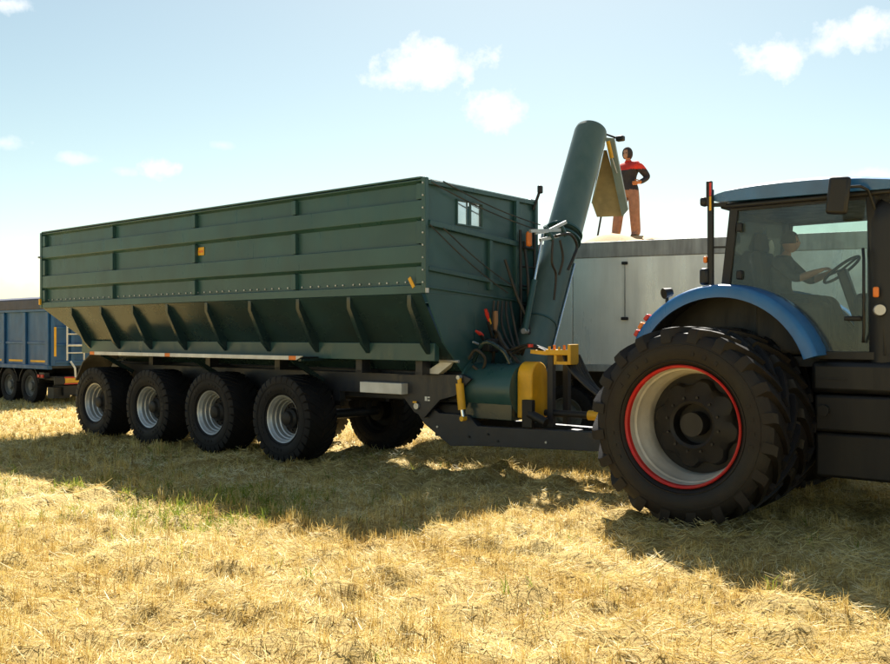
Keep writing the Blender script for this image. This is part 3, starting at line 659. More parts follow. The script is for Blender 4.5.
# stickers
q = on_side(411.5, 281, -YW-.002); MB().box((q.x, -YW-.0, q.z-.02), (.05, .012, .15), Matrix.Rotation(R(-32), 3, 'Y')).build('warning_sticker', 'yellow', cart)
q = on_front(423, 290.5, XF+.07); MB().box((XF+.063, -YW+.02, 2.395), (.006, .06, .06)).build('reflector', 'white', cart)
q = on_side(195.5, 250, -YW); stk = MB().span((-2.33, -YW+.060, 3.12), (-2.17, -YW+.0665, 3.25)).build('warning_sticker', 'yellow', cart)
MB().span((-2.31, -YW+.0565, 3.165), (-2.19, -YW+.0595, 3.20)).build('sticker_mark', 'orange', stk)
m = MB()
for i, wd_ in enumerate((.05, .06)): m.span((1.83+i*.07, -.6215, .955), (1.83+i*.07+.055, -.6205, 1.02)) if False else None
pm = MB(); pm.span((1.98, -.5735, .905), (2.02, -.5705, .965)); pm.span((2.03, -.5735, .905), (2.07, -.5705, .925)); pm.span((2.03, -.5735, .945), (2.07, -.5705, .965)); pm.build('plate_mark', 'white', cart)

# ------------------------------------------------------------------ tractor
TZ = 0.0
trac = thing('tractor', 'blue farm tractor with dual rear wheels, cropped at the right edge', 'tractor', T0 + UX*(-.12), RZ)
TR, TW = .975, .62
tt = tyre_mb(TR, .588, TW, 20, .050, .080, sweep=1.0).build('tyre', 'tractor_rubber', mesh_only=True)
m = MB(); h = TW/2
m.lathe([(.575,-h*.70),(.566,-h*.62),(.562,-h*.40),(.545,-h*.34),(.540,-h*.05),(.528,.0),(.524,.05),(.512,.07),(.508,.12),(.50,.20)], 72); m.lathe([(.61,h*.70),(.57,h*.5),(.55,.1)], 60)
tri = m.build('rim', 'rimwhite', mesh_only=True)
m = MB(); m.lathe([(.594,-h*.70),(.602,-h*.84),(.592,-h*.88),(.574,-h*.82),(.570,-h*.66)], 72); trr = m.build('rim_flange', 'red', mesh_only=True)
m = MB(); prof = []
K = 96; base = len(m.v)
for ring, (r0, y_, lob) in enumerate(((.425,.19,.030),(.42,.12,.030),(.40,.085,.028),(.31,.05,0),(.235,.0,0),(.205,.02,0),(.20,.16,0),(.12,.17,0),(.11,.10,0),(.001,.10,0))):
    for j in range(K):
        th = 2*math.pi*j/K; r = r0 + lob*max(-1, min(1, 1.5*math.cos(8*th)))
        m.v.append((r*math.cos(th), y_, r*math.sin(th)))
for i in range(9):
    for j in range(K): m.f.append((i*K+j, i*K+(j+1) % K, (i+1)*K+(j+1) % K, (i+1)*K+j))
m.lathe([(.52,.19),(.40,.18),(.001,.18)], 48)
ring_holes(m, .272, .028, 12, .014, .03)
tch = m.build('wheel', 'darkmetal', mesh_only=True)
for (yc, flip) in ((-2.0+TW/2, 0), (-1.28+TW/2, 0), (1.28-TW/2, 1), (2.0-TW/2, 1)):
    w = place('wheel', tch, trac, (0, yc, .93), rot=(0, R(11) if not flip else .5, math.pi if flip else 0))
    place('tyre', tt, w); place('rim', tri, w); place('rim_flange', trr, w)
MB().tube((0, -1.7, .93), (0, 1.7, .93), .12, 20).build('rear_axle', 'darkmetal', trac)
# front wheels (outside the picture)
FR = .74
ft = tyre_mb(FR, .40, .5, 18, .045, .07, sweep=1.0).build('tyre', 'tractor_rubber', mesh_only=True)
m = MB(); m.lathe([(.41,-.20),(.395,-.22),(.38,-.18),(.36,-.02),(.20,.02),(.001,.0)], 48); m.lathe([(.41,.2),(.38,.18),(.36,0)], 48); frm = m.build('wheel', 'rimwhite', mesh_only=True)
for sd in (-1, 1):
    w = place('wheel', frm, trac, (3.0, sd*1.0, FR-.045), rot=(0, 0, 0 if sd < 0 else math.pi)); place('tyre', ft, w)
MB().tube((3.0, -1.0, .72), (3.0, 1.0, .72), .11).build('front_axle', 'darkmetal', trac)
# body
MB().span((-.55, -.42, .70), (1.6, .42, 1.45)).build('transmission', 'darkmetal', trac, bevel=.03)
MB().span((1.6, -.35, .75), (3.4, .35, 1.35)).build('engine_block', 'darkmetal', trac, bevel=.03)
m = MB(); m.prism([(1.80, -.45, 1.36), (1.80, -.45, 2.25), (3.1, -.42, 2.12), (3.75, -.36, 1.92), (3.85, -.34, 1.36)], (0, .86, 0)); m.build('hood', 'blue', trac, bevel=.08)
# fenders
for sd in (-1, 1):
    prof = []; fc = (.06, 1.30); fr_ = 1.045
    arc = [R(a) for a in np.linspace(152, 18, 28)]
    V_, F_ = [], []
    y_out, y_in = 1.20, .78
    for i, a in enumerate(arc):
        rx = fr_*(1.0 + (.0 if a < math.pi/2 else .02)); c_, s_ = math.cos(a), math.sin(a)
        for (yy_, rr_) in ((y_out, -.135), (y_out+.004, -.05), (y_out-.012, -.012), (y_out-.05, .0), (y_in, .012), (y_in, -.02), (y_out-.03, -.135)):
            V_.append((fc[0]+(rx+rr_)*c_, sd*yy_, fc[1]+(fr_+rr_)*s_))
    k7 = 7
    for i in range(len(arc)-1):
        for j in range(k7): F_.append((i*k7+j, i*k7+(j+1) % k7, (i+1)*k7+(j+1) % k7, (i+1)*k7+j))
    F_ += [tuple(range(k7)), tuple(range((len(arc)-1)*k7, len(arc)*k7))[::-1]]
    fe = MB().add(V_, F_).build('fender', 'blue', trac, smooth=50)
    # black inner liner
    V_, F_ = [], []
    for a in arc:
        for (yy_, rr_) in ((y_out-.035, -.10), (y_in-.1, -.04), (y_in-.1, -.065), (y_out-.035, -.128)): V_.append((fc[0]+(fr_+rr_)*math.cos(a), sd*yy_, fc[1]+(fr_+rr_)*math.sin(a)))
    for i in range(len(arc)-1):
        for j in range(4): F_.append((i*4+j, i*4+(j+1) % 4, (i+1)*4+(j+1) % 4, (i+1)*4+j))
    MB().add(V_, F_).build('fender_liner', 'black', trac)
    # inner side panel between fender and cab
    sp = [(fc[0]+(fr_-.05)*math.cos(a), sd*.70, fc[1]+(fr_-.05)*math.sin(a)) for a in arc]
    MB().prism(sp, (0, sd*.02, 0)).build('fender_side', 'black', trac)
    if sd < 0:
        for a_, mt in ((150, 'redplastic'), (145, 'orange'), (139, 'redplastic')):
            a = R(a_); MB().box((fc[0]+(fr_+.035)*math.cos(a), -1.12, fc[1]+(fr_+.035)*math.sin(a)), (.05, .10, .075), Matrix.Rotation(-a, 3, 'Y')).build('tail_lamp', mt, fe, bevel=.012)
        st_ = MB().tube((-.50+.12-.2, -1.02, 2.12), (-.50+.12-.2, -1.02, 2.24), .018).build('lamp_stalk', 'black', fe)
        MB().tube((-.60, -1.06, 2.27), (-.55, -.98, 2.29), .06, 16, r1=.045).build('work_lamp', 'black', fe)
# cab, in the tractor's own measure (u from the rear axle): shift pixels taken on T0
SH = .12
def cs(px, py, v): p = on_side(px, py, v, T0); return Vector((p.x+SH, v, p.z))
xr, xf, cy_ = .02, 1.52, .88
xrt, xft = .07, 1.46
zb, zt = 1.62, 3.18
for sd in (-1, 1):
    y_ = sd*cy_
    MB().beam((xr, y_, 2.30), (xrt+.04, y_*.97, zt), .07, .09).build('cab_pillar', 'black', trac, bevel=.01)
    MB().beam((xf+.05, y_, zb), (xft, y_*.97, zt), .09, .09).build('cab_pillar', 'black', trac, bevel=.01)
    MB().beam((.86, y_, zb), (xf+.1, y_, zb), .07, .07).build('door_sill', 'black', trac)
    # rear curve of the side frame, over the fender
    arc2 = [(.06+1.02*math.cos(a), y_, 1.30+1.02*math.sin(a)) for a in [R(t) for t in range(86, 18, -6)]]
    MB().path(arc2, .035, 8).build('door_frame', 'black', trac)
    g = [(xr+.01, y_, 2.33)] + [(.06+1.04*math.cos(R(t)), y_, 1.30+1.04*math.sin(R(t))) for t in range(86, 22, -8)] + [(.98, y_, zb+.03), (xf+.02, y_, zb+.03), (xft-.02, y_*.97, zt), (xrt+.04, y_*.97, zt)]
    MB().prism(g, (0, -sd*.006, 0)).build('side_glass', 'glass', trac)
    MB().beam((xrt+.06, y_*.97, zt-.02), (xft, y_*.97, zt-.02), .06, .06).build('roof_rail', 'black', trac)
MB().prism([(xr-.01, -.82, 2.33), (xr-.01, .82, 2.33), (xrt+.02, .80, zt), (xrt+.02, -.80, zt)], (.006, 0, 0)).build('rear_glass', 'glass', trac)
MB().prism([(xf+.06, -.82, 1.9), (xf+.06, .82, 1.9), (xft+.02, .80, zt), (xft+.02, -.80, zt)], (.006, 0, 0)).build('windscreen', 'glass', trac)
MB().span((xr-.04, -.84, 2.27), (xr+.03, .84, 2.33)).build('rear_sill', 'black', trac)
MB().span((.05, -.80, 1.50), (1.60, .80, 1.60)).build('cab_floor', 'black', trac)
MB().span((0.0, -.68, 1.60), (.06, .68, 2.28)).build('cab_back', 'black', trac)
# roof: curved shell
V_, F_ = [], []
prof = [(-.10, 3.255, 3.285), (-.07, 3.24, 3.33), (-.02, 3.232, 3.362), (.06, 3.228, 3.39), (.20, 3.225, 3.415), (.40, 3.222, 3.432), (.65, 3.218, 3.44), (.90, 3.215, 3.437), (1.15, 3.21, 3.42), (1.40, 3.205, 3.385), (1.62, 3.20, 3.34), (1.78, 3.205, 3.29), (1.86, 3.215, 3.25)]
ny_ = 11
for i_, (x_, b_, t_) in enumerate(prof):
    for j in range(ny_):
        f_ = -1+2*j/(ny_-1); y_ = math.copysign(abs(f_)**.8, f_)*.99; V_.append((x_, y_, t_-(t_-b_-min(.145, .62*(t_-b_)))*abs(f_)**4))
    for j in range(ny_-1, -1, -1):
        f_ = -1+2*j/(ny_-1); V_.append((x_, f_*.96, b_))
kk = 2*ny_
for i in range(len(prof)-1):
    for j in range(kk): F_.append((i*kk+j, i*kk+(j+1) % kk, (i+1)*kk+(j+1) % kk, (i+1)*kk+j))
F_ += [tuple(range(kk)), tuple(range((len(prof)-1)*kk, len(prof)*kk))[::-1]]
roof = MB().add(V_, F_).build('roof', 'blue', trac, smooth=50)
MB().span((-.02, -.93, 3.155), (1.72, .93, 3.208)).build('roof_trim', 'black', roof, bevel=.02)
MB().tube((.05, .3, 3.40), (.05, .3, 3.44), .10, 20).build('roof_glint', 'white', roof); MB().tube((1.62, .6, 3.36), (1.62, .6, 3.52), .05, 14).build('beacon', 'white', roof)  # low white disc near the rear is an added highlight on the roof
# marker bar behind the cab
mb_ = MB().tube((-.10, -.98, 2.35), (-.10, -.98, 3.36), .035, 12).build('marker_pole', 'black', trac)
MB().box((-.105, -1.00, 3.32), (.06, .05, .26)).build('marker_board', 'black', mb_, bevel=.008)
MB().box((-.085, -1.027, 3.36), (.022, .004, .14)).build('marker_stripe', 'redplastic', mb_); MB().box((-.085, -1.027, 3.21), (.022, .004, .15)).build('marker_stripe', 'yellow', mb_)
MB().beam((-.10, -.98, 3.2), (.05, -.90, 3.2), .04, .04).build('marker_bracket', 'black', mb_); MB().beam((-.10, -.98, 2.75), (.05, -.90, 2.75), .02, .02).build('marker_bracket', 'black', mb_)
MB().box((-.17, -.98, 3.24), (.08, .10, .10)).build('lamp', 'black', mb_, bevel=.03)
MB().box((-.15, -1.0, 2.62), (.04, .05, .07)).build('lamp', 'orange', mb_, bevel=.015); MB().box((-.16, -.99, 2.44), (.10, .10, .18)).build('cable_tangle', 'black', mb_, bevel=.03)
# mirror
a0, a1 = cs(862, 200, -1.0), cs(862, 189, -1.0)
mi = MB().path([(1.50, -.90, 3.02), (1.46, -1.0, 3.2), a1+Vector((0,-.05,.02)), cs(846, 187, -1.12)], .014, 8).build('mirror_arm', 'black', trac)
mc = cs(838.5, 195.5, -1.14); MB().box(mc, (.20, .07, .36), Matrix.Rotation(R(6), 3, 'Y')).build('mirror', 'black', mi, bevel=.03)
# exhaust column by the front pillar
ex = MB(); e0 = cs(884, 300, -.80)
MB().path([(e0.x, -.78, 1.55), (e0.x, -.78, 2.9), (e0.x+.01, -.78, 3.02), (e0.x+.05, -.78, 3.08)], [.15, .15, .14, .09], 24).build('exhaust_shield', 'black', trac)
wlq = cs(879, 310, -1.0); wl_ = MB().tube(wlq, wlq+Vector((.02, -.04, 0)), .05, 16).build('side_lamp', 'white', trac); MB().tube(wlq+Vector((0,.04,0)), wlq+Vector((0,-.01,0)), .06, 16).build('lamp_housing', 'black', wl_)
wlq = cs(876, 292, -1.0); MB().box(wlq, (.05, .05, .10)).build('indicator', 'orange', trac, bevel=.015)
# steps and tank below the door
MB().span((.92, -.97, 1.25), (1.95, -.55, 1.56)).build('side_locker', 'black', trac, bevel=.05)
MB().span((.95, -.95, .87), (1.98, -.50, 1.235)).build('fuel_tank', 'darkmetal', trac, bevel=.03); MB().span((.95, -.93, .42), (1.98, -.50, .86)).build('fuel_tank', 'darkmetal', trac, bevel=.03)
MB().span((.98, -.90, 1.57), (1.5, -.60, 1.66)).build('step', 'black', trac, bevel=.02)
MB().span((.95, .50, .45), (1.98, .95, 1.235)).build('fuel_tank', 'darkmetal', trac, bevel=.03)
MB().path([(1.40, -.93, 1.75), (1.42, -.985, 1.85), (1.42, -.985, 2.55), (1.40, -.93, 2.65)], .014, 8).build('grab_rail', 'black', trac)
MB().box((1.30, -.90, 1.98), (.16, .04, .045)).build('door_handle', 'black', trac, bevel=.012)
for z_ in (2.45, 2.95): MB().box((.18, -.895, z_), (.06, .05, .09)).build('hinge', 'black', trac, bevel=.01)
MB().box((1.12, -.975, 1.39), (.28, .006, .016)).build('locker_groove', 'darkmetal', trac)
MB().tube((1.05, -.97, 1.08), (1.05, -1.01, 1.08), .055, 18).build('filler_cap', 'black', trac)
# hitch
for y_ in (-.42, .42): MB().beam((-.3, y_, .75), (-1.15, y_, .62), .07, .12).build('lift_arm', 'darkmetal', trac)
MB().span((-1.05, -.07, .36), (.2, .07, .44)).build('drawbar', 'darkmetal', trac, bevel=.01)
MB().span((-.62, -.25, 1.10), (-.50, .25, 1.75)).build('rear_valves', 'darkmetal', trac, bevel=.02)
# cab interior
se = MB(); se.box((.42, 0, 2.02), (.50, .52, .14)); seat = se.build('seat', 'seat', trac, bevel=.05)
MB().box((.14, 0, 2.40), (.13, .50, .72), Matrix.Rotation(R(-8), 3, 'Y')).build('backrest', 'seat', seat, bevel=.05); MB().box((.08, 0, 2.86), (.10, .30, .22), Matrix.Rotation(R(-8), 3, 'Y')).build('headrest', 'seat', seat, bevel=.04)
MB().span((.25, -.2, 1.60), (.6, .2, 1.94)).build('seat_base', 'black', seat)
MB().span((.2, -.44, 2.1), (.72, -.33, 2.2)).build('armrest', 'seat', seat, bevel=.03)
swc = Vector((.95, 0, 2.52)); rotm = Matrix.Rotation(R(-38), 4, 'Y')
m = MB(); pts = [swc + rotm @ Vector((.215*math.cos(2*math.pi*i/36), .215*math.sin(2*math.pi*i/36), 0)) for i in range(37)]
m.path(pts, .016, 8); sw = m.build('steering_wheel', 'black', trac)
for a in (0, 120, 240): MB().tube(swc, swc + rotm @ Vector((.21*math.cos(R(a)), .21*math.sin(R(a)), 0)), .013, 6).build('spoke', 'black', sw)
MB().beam(swc, (1.25, 0, 1.6), .12, .10).build('steering_column', 'black', trac, bevel=.02)
MB().span((1.15, -.35, 1.6), (1.45, .35, 2.25)).build('dashboard', 'black', trac, bevel=.06)
MB().box((.03, .12, 3.0), (.10, .14, .16)).build('rear_work_lamp', 'black', trac, bevel=.02); MB().tube((.05, .12, 2.9), (.05, .1, 2.3), .012).build('cab_bar', 'black', trac); MB().tube((.04, -.6, 2.78), (.04, .7, 2.84), .013).build('cab_bar', 'black', trac)
MB().tube((.10, .2, 2.82), (.13, .2, 2.82), .09, 20).build('fan', 'rimwhite', trac)
MB().path([(.03, -.1, 2.85), (.02, -.15, 2.6), (.06, -.12, 2.4), (.1, -.1, 2.3)], .012, 8).build('cable', 'black', trac)
MB().box((1.25, .45, 2.62), (.06, .24, .20)).build('monitor', 'black', trac, bevel=.015)
MB().span((.3, -.80, 1.62), (1.0, -.55, 2.15)).build('console', 'seat', trac, bevel=.05)

# ------------------------------------------------------------------ people
def figure(name, J, E, root, matf, mats, label, cat, loc, rz):
    names = list(J); me = bpy.data.meshes.new(name); me.from_pydata([J[k][0] for k in names], [(names.index(a), names.index(b)) for a, b in E], [])
    o = bpy.data.objects.new(name, me); COL.objects.link(o)
    sk = o.modifiers.new('skin', 'SKIN'); sk.use_smooth_shade = True
    sv = me.skin_vertices[0].data
    for i, k in enumerate(names): r = J[k][1]; sv[i].radius = r if isinstance(r, tuple) else (r, r); sv[i].use_root = (k == root)
    o.modifiers.new('sub', 'SUBSURF').levels = 3; o.modifiers['sub'].render_levels = 3
    dg = bpy.context.evaluated_depsgraph_get(); dg.update()
    nm = bpy.data.meshes.new_from_object(o.evaluated_get(dg)); o.modifiers.clear(); o.data = nm; nm.name = name
    nm.materials.clear()
    for mt in mats: nm.materials.append(M[mt])
    for p in nm.polygons: p.material_index = matf(p.center); p.use_smooth = True
    o.location = loc; o.rotation_euler = (0, 0, rz); tag(o, label, cat)
    return o
def hand(J, E, wrist, pre, d, across, curl, s=1.0):
    """palm and five fingers from the wrist: d = finger direction, across = thumb side, curl = bending direction"""
    w = Vector(J[wrist][0]); d, across, curl = Vector(d).normalized(), Vector(across).normalized(), Vector(curl).normalized()
    J[pre+'palm'] = (w+d*.055*s, (.034*s, .022*s)); E.append((wrist, pre+'palm'))
    for i, (off, L) in enumerate(((.028,.070),(.010,.080),(-.010,.074),(-.028,.058))):
        k = w + d*.085*s + across*off*s
        J[f'{pre}k{i}'] = (k, .010*s); J[f'{pre}m{i}'] = (k + d*L*.5*s + curl*.018*s, .009*s); J[f'{pre}t{i}'] = (k + d*L*.75*s + curl*.05*s, .008*s)
        E += [(pre+'palm', f'{pre}k{i}'), (f'{pre}k{i}', f'{pre}m{i}'), (f'{pre}m{i}', f'{pre}t{i}')]
    J[pre+'th0'] = (w + d*.03*s + across*.035*s, .012*s); J[pre+'th1'] = (w + d*.065*s + across*.058*s + curl*.02*s, .010*s); J[pre+'th2'] = (w + d*.09*s + across*.055*s + curl*.04*s, .009*s)
    E += [(wrist, pre+'th0'), (pre+'th0', pre+'th1'), (pre+'th1', pre+'th2')]
def head(parent, c, fwd, s=1.0, hood='jacket', hat=False, skin='skin'):
    """face with brow, nose, lips, eyes and ears as one mesh; hood or hair as a shell"""
    bm = bmesh.new(); bmesh.ops.create_uvsphere(bm, u_segments=32, v_segments=24, radius=1)
    for v in bm.verts:
        x, y, z = v.co; f = max(0, x)
        X = x*.095; Y = y*.072*(1-.18*max(0, -z)); Z = z*.118
        if z < -.3: X += .012*f
        X += .026*math.exp(-((y/.16)**2))*math.exp(-(((z+.10)/.17)**2))*(x > 0)
        X += .006*math.exp(-((y/.30)**2))*math.exp(-(((z+.42)/.06)**2))*(x > 0)
        X -= .012*math.exp(-(((abs(y)-.38)/.16)**2))*math.exp(-(((z-.05)/.10)**2))*(x > 0)
        Y += math.copysign(.016, y)*math.exp(-((x/.12)**2))*math.exp(-((z/.22)**2))*(abs(y) > .8)
        v.co = (X, Y, Z)
    me = bpy.data.meshes.new('head'); bm.to_mesh(me); bm.free(); me.materials.append(M[skin]); me.polygons.foreach_set('use_smooth', [True]*len(me.polygons))
    h = place('head', me, parent, c, rot=(0, 0, fwd)); h.scale = (s, s, s)
    for sd in (-1, 1): MB().tube((.083, sd*.028, .006), (.090, sd*.028, .006), .009, 8).build('eye', 'black', h)
    bm = bmesh.new(); bmesh.ops.create_uvsphere(bm, u_segments=28, v_segments=20, radius=1)
    dl = [v for v in bm.verts if (v.co.x > .78 and v.co.z < .5 and abs(v.co.y) < .55) or v.co.z < (-.75 if hood == 'jacket' else -.25)]
    bmesh.ops.delete(bm, geom=dl, context='VERTS')
    for v in bm.verts: v.co = (v.co.x*.112-.006, v.co.y*.090, v.co.z*.132+.006)
    me = bpy.data.meshes.new('hood'); bm.to_mesh(me); bm.free(); me.materials.append(M[hood]); me.polygons.foreach_set('use_smooth', [True]*len(me.polygons))
    hd = place('hood' if hood == 'jacket' else 'cap', me, h); s_ = hd.modifiers.new('solid', 'SOLIDIFY'); s_.thickness = .012
    return h
# worker on the load, seen from his left, elbow drawn back
J = {'pel': ((0,0,.93), (.13,.115)), 'bel': ((0,0,1.06), (.135,.11)), 'che': ((.01,0,1.24), (.185,.145)), 'sho': ((.0,0,1.36), (.14,.12)), 'nec': ((.015,0,1.43), .058), 'hb': ((.03,0,1.50), .05),
     'ls': ((-.01,.19,1.355), .088), 'le': ((-.20,.26,1.14), .068), 'lw': ((.02,.26,1.02), .036), 'rs': ((.0,-.18,1.355), .075), 're': ((.02,-.27,1.09), .055), 'rw': ((.20,-.22,.98), .036),
     'lh': ((.0,.095,.86), .115), 'lk': ((.0,.12,.47), .095), 'la': ((-.03,.13,.09), .088), 'lt': ((.12,.15,.03), .038), 'rh': ((.02,-.095,.86), .115), 'rk': ((.14,-.12,.47), .095), 'ra': ((.20,-.13,.09), .088), 'rt': ((.35,-.15,.03), .038)}
E_ = [('pel','bel'),('bel','che'),('che','sho'),('sho','nec'),('nec','hb'),('sho','ls'),('ls','le'),('le','lw'),('sho','rs'),('rs','re'),('re','rw'),('pel','lh'),('lh','lk'),('lk','la'),('la','lt'),('pel','rh'),('rh','rk'),('rk','ra'),('ra','rt')]
hand(J, E_, 'lw', 'l', (1,-.25,-.15), (0,0,1), (0,-1,0)); hand(J, E_, 'rw', 'r', (1,.2,-.3), (0,0,1), (0,1,0))
def wmat(c):
    if c.z < .075: return 4
    if abs(c.y) > .17 and c.x > .05 and c.z < 1.08 and c.z > .85: return 3
    if abs(c.y) > .20 and c.x > .035 and c.z < 1.05: return 3
    if c.z < .90: return 2
    if c.z > 1.455: return 5
    if c.z > 1.275: return 1
    return 0
pw = ray(629, 238)*17.5 + Vector((0, 0, HC)); pw.z = 3.68
worker = figure('person', J, E_, 'pel', wmat, ['jacket', 'redcloth', 'trousers', 'glove', 'boot', 'skin'], 'person in dark hood, red-shouldered jacket and brown trousers standing on the grain load', 'person', pw, R(222))
head(worker, (.045, 0, 1.575), R(8), .98)
worker.scale = (1.08, 1.12, 1.05)
# driver at the wheel
J = {'pel': ((.33,0,2.19), (.14,.12)), 'bel': ((.30,0,2.32), (.14,.12)), 'che': ((.31,0,2.50), (.17,.12)), 'sho': ((.33,0,2.63), (.12,.09)), 'nec': ((.36,0,2.70), .055), 'hb': ((.385,0,2.76), .048),
     'rs': ((.34,-.19,2.62), .07), 're': ((.55,-.26,2.42), .05), 'rw': ((.76,-.18,2.50), .034), 'ls': ((.34,.19,2.62), .07), 'le': ((.54,.27,2.42), .05), 'lw': ((.76,.18,2.50), .034),
     'rh': ((.42,-.10,2.18), .095), 'rk': ((.82,-.16,2.19), .07), 'ra': ((.95,-.16,1.73), .05), 'rt': ((1.09,-.17,1.66), .04), 'lh': ((.42,.10,2.18), .095), 'lk': ((.82,.16,2.19), .07), 'la': ((.95,.16,1.73), .05), 'lt': ((1.09,.17,1.66), .04)}
E_ = [('pel','bel'),('bel','che'),('che','sho'),('sho','nec'),('nec','hb'),('sho','ls'),('ls','le'),('le','lw'),('sho','rs'),('rs','re'),('re','rw'),('pel','lh'),('lh','lk'),('lk','la'),('la','lt'),('pel','rh'),('rh','rk'),('rk','ra'),('ra','rt')]
hand(J, E_, 'rw', 'r', (.7,.15,.3), (-.2,.9,.3), (.3,0,-1), .9); hand(J, E_, 'lw', 'l', (.7,-.15,.3), (-.2,-.9,.3), (.3,0,-1), .9)
def dmat(c):
    if c.z > 2.70: return 2
    if c.x > .60 and c.z > 2.33: return 2
    if c.z < 1.75: return 3
    if c.z < 2.27: return 1
    return 0
driver = figure('person', J, E_, 'pel', dmat, ['shirt', 'seat', 'skin', 'boot'], 'driver in a dark shirt seated in the tractor cab, hands on the steering wheel', 'person', T0+UX*(-.12), RZ)
head(driver, (.41, 0, 2.845), 0, .95, hood='seat')

# ------------------------------------------------------------------ pale grain trailer behind
WD = Vector((.918, -.396, 0)).normalized(); WV = Vector((-WD.y, WD.x, 0)); W0 = Vector((2.239, 15.5, 0))
GZ0 = -.095
tr = thing('grain_trailer', 'pale aluminium grain trailer loaded to the brim behind the green cart', 'trailer', W0 + Vector((0, 0, GZ0)), math.atan2(WD.y, WD.x))
x0, x1, wd2 = -2.9, 11.4, 2.5; zt_, zb_ = 3.405-GZ0, 1.215-GZ0
def side_panels(y0, y1):
    n_ = 5; L_ = (x1-x0)/n_
    for i in range(n_):
        a, b = x0+i*L_, x0+(i+1)*L_
        MB().span((a+.006, y0, zb_+.10), (b-.006, y1, zt_-.27)).build('side_panel', 'alu', tr, bevel=.004)
for yy0, yy1 in ((0.0, .04), (wd2-.04, wd2)): side_panels(yy0, yy1)
MB().span((x0, -.012, zt_-.268), (x1, .05, zt_)).build('top_rail', 'alu_dirty', tr, bevel=.012); MB().span((x0, wd2-.05, zt_-.268), (x1, wd2+.012, zt_)).build('top_rail', 'alu_dirty', tr, bevel=.012)
MB().span((x0, -.015, zb_-.02), (x1, .05, zb_+.098)).build('bottom_rail', 'alu_dirty', tr, bevel=.012); MB().span((x0, wd2-.05, zb_-.02), (x1, wd2+.015, zb_+.098)).build('bottom_rail', 'alu_dirty', tr, bevel=.012)
for x_ in (x0, x1-.04): MB().span((x_+.001, .055, zb_), (x_+.039, wd2-.055, zt_-.01)).build('end_wall', 'alu', tr)
MB().span((x0+.04, .055, zb_-.05), (x1-.04, wd2-.055, zb_-.003)).build('floor', 'darkmetal', tr)
def wl3(px, py):
    r = ray(px, py); o = W0; t = o.dot(WV)/r.dot(WV); p = r*t + Vector((0, 0, HC)) - o; return Vector((p.dot(WD), 0, p.z-GZ0))
for px in (625,):
    a, b = wl3(px, 262), wl3(px, 318)
    se_ = MB().span((a.x-.009, -.02, b.z), (a.x+.009, -.0015, a.z)).build('locking_bar', 'alu_dirty', tr, bevel=.004)
    MB().box((a.x, -.035, b.z-.01), (.12, .05, .05)).build('latch', 'darkmetal', se_, bevel=.01); MB().box((a.x, -.03, a.z-.02), (.10, .04, .05)).build('latch', 'darkmetal', se_, bevel=.01)
fr2 = MB()
for y_ in (.75, 1.65): fr2.span((x0+.2, y_, .82), (x1-.2, y_+.12, zb_-.052))
for x_ in np.arange(x0+.5, x1, 1.1): fr2.span((x_, .3, 1.0), (x_+.08, .75, 1.12)); fr2.span((x_, 1.77, 1.0), (x_+.08, 2.2, 1.12)); fr2.span((x_, .87, .95), (x_+.08, 1.65, 1.1))
fr2.build('chassis', 'black', tr)
twt = tyre_mb(.52, .30, .30, 26, .012, .10, sweep=.1).build('tyre', 'rubber', mesh_only=True)
M['hubgrey'] = paint('grey_hub_paint', (.14,.15,.15), .5, dust=.4, dcol=(.10,.08,.06))
m = MB(); m.lathe([(.31,-.12),(.295,-.125),(.28,-.05),(.20,-.02),(.13,-.05),(.12,-.12),(.001,-.13)], 40); ring_holes(m, .18, -.02, 10, .014, .03); m.lathe([(.31,.12),(.29,.1),(.28,-.05)], 40); twr = m.build('wheel', 'hubgrey', mesh_only=True)
MB().span((x0+.1, wd2-.12, .30), (x1-.3, wd2-.09, zb_-.06)).build('underbody_screen', 'black', tr)  # added dark sheet on the far side, hides sunlit ground beyond
for x_ in (-.2, 1.1, 2.4):
    for y_, fl_ in ((.20, 0), (2.30, math.pi)):
        w = place('wheel', twr, tr, (x_, y_, .52), rot=(0, 1.0, fl_)); place('tyre', twt, w)
    MB().tube((x_, .2, .52), (x_, 2.3, .52), .07).build('axle', 'black', tr)
for y_ in (.70, 1.75): MB().span((8.2, y_, 0.02), (8.32, y_+.12, .82)).build('landing_leg', 'darkmetal', tr)
MB().span((5.0, .05, .45), (5.9, .55, .95)).build('tool_box', 'black', tr, bevel=.02)
# side guard rails under the body
for z_ in (.55, .80): MB().span((6.2, .02, z_), (9.6, .05, z_+.10)).build('side_guard', 'alu_dirty', tr)
# grain
def heapz(x, y): return 3.22 + .44*math.exp(-((x-.7)/1.3)**2 - ((y-1.75)/1.0)**2) + .28*math.exp(-((x-.5)/.75)**2 - ((y-.5)/.42)**2) + .03*mnoise.noise(Vector((x*1.5, y*1.5, 0)))
hx = np.linspace(x0+.05, x1-.05, 110); hy = np.linspace(.056, wd2-.056, 26); m = MB()
m.add([(x, y, heapz(x, y)-GZ0) for x in hx for y in hy], [(i*26+j, i*26+j+1, (i+1)*26+j+1, (i+1)*26+j) for i in range(109) for j in range(25)])
gh = m.build('grain_heap', 'grain', None, smooth=80); gh.location = tr.location; gh.rotation_euler = tr.rotation_euler
tag(gh, 'heaped golden grain filling the pale trailer', 'grain', kind='stuff')
pl = loc(600.5, 219, 15.6); pa = ray(600.5, 217)*16.6 + Vector((0,0,HC)); pb = ray(596, 239)*16.6 + Vector((0,0,HC))
m = MB(); m.tube(pb-Vector((0,0,.12))-pb, pa-pb+(pa-pb)*.9, .018, 10); po = m.build('pole', 'black', None); po.location = pb
tag(po, 'thin dark pole slanting up out of the grain beside the auger chute', 'pole')

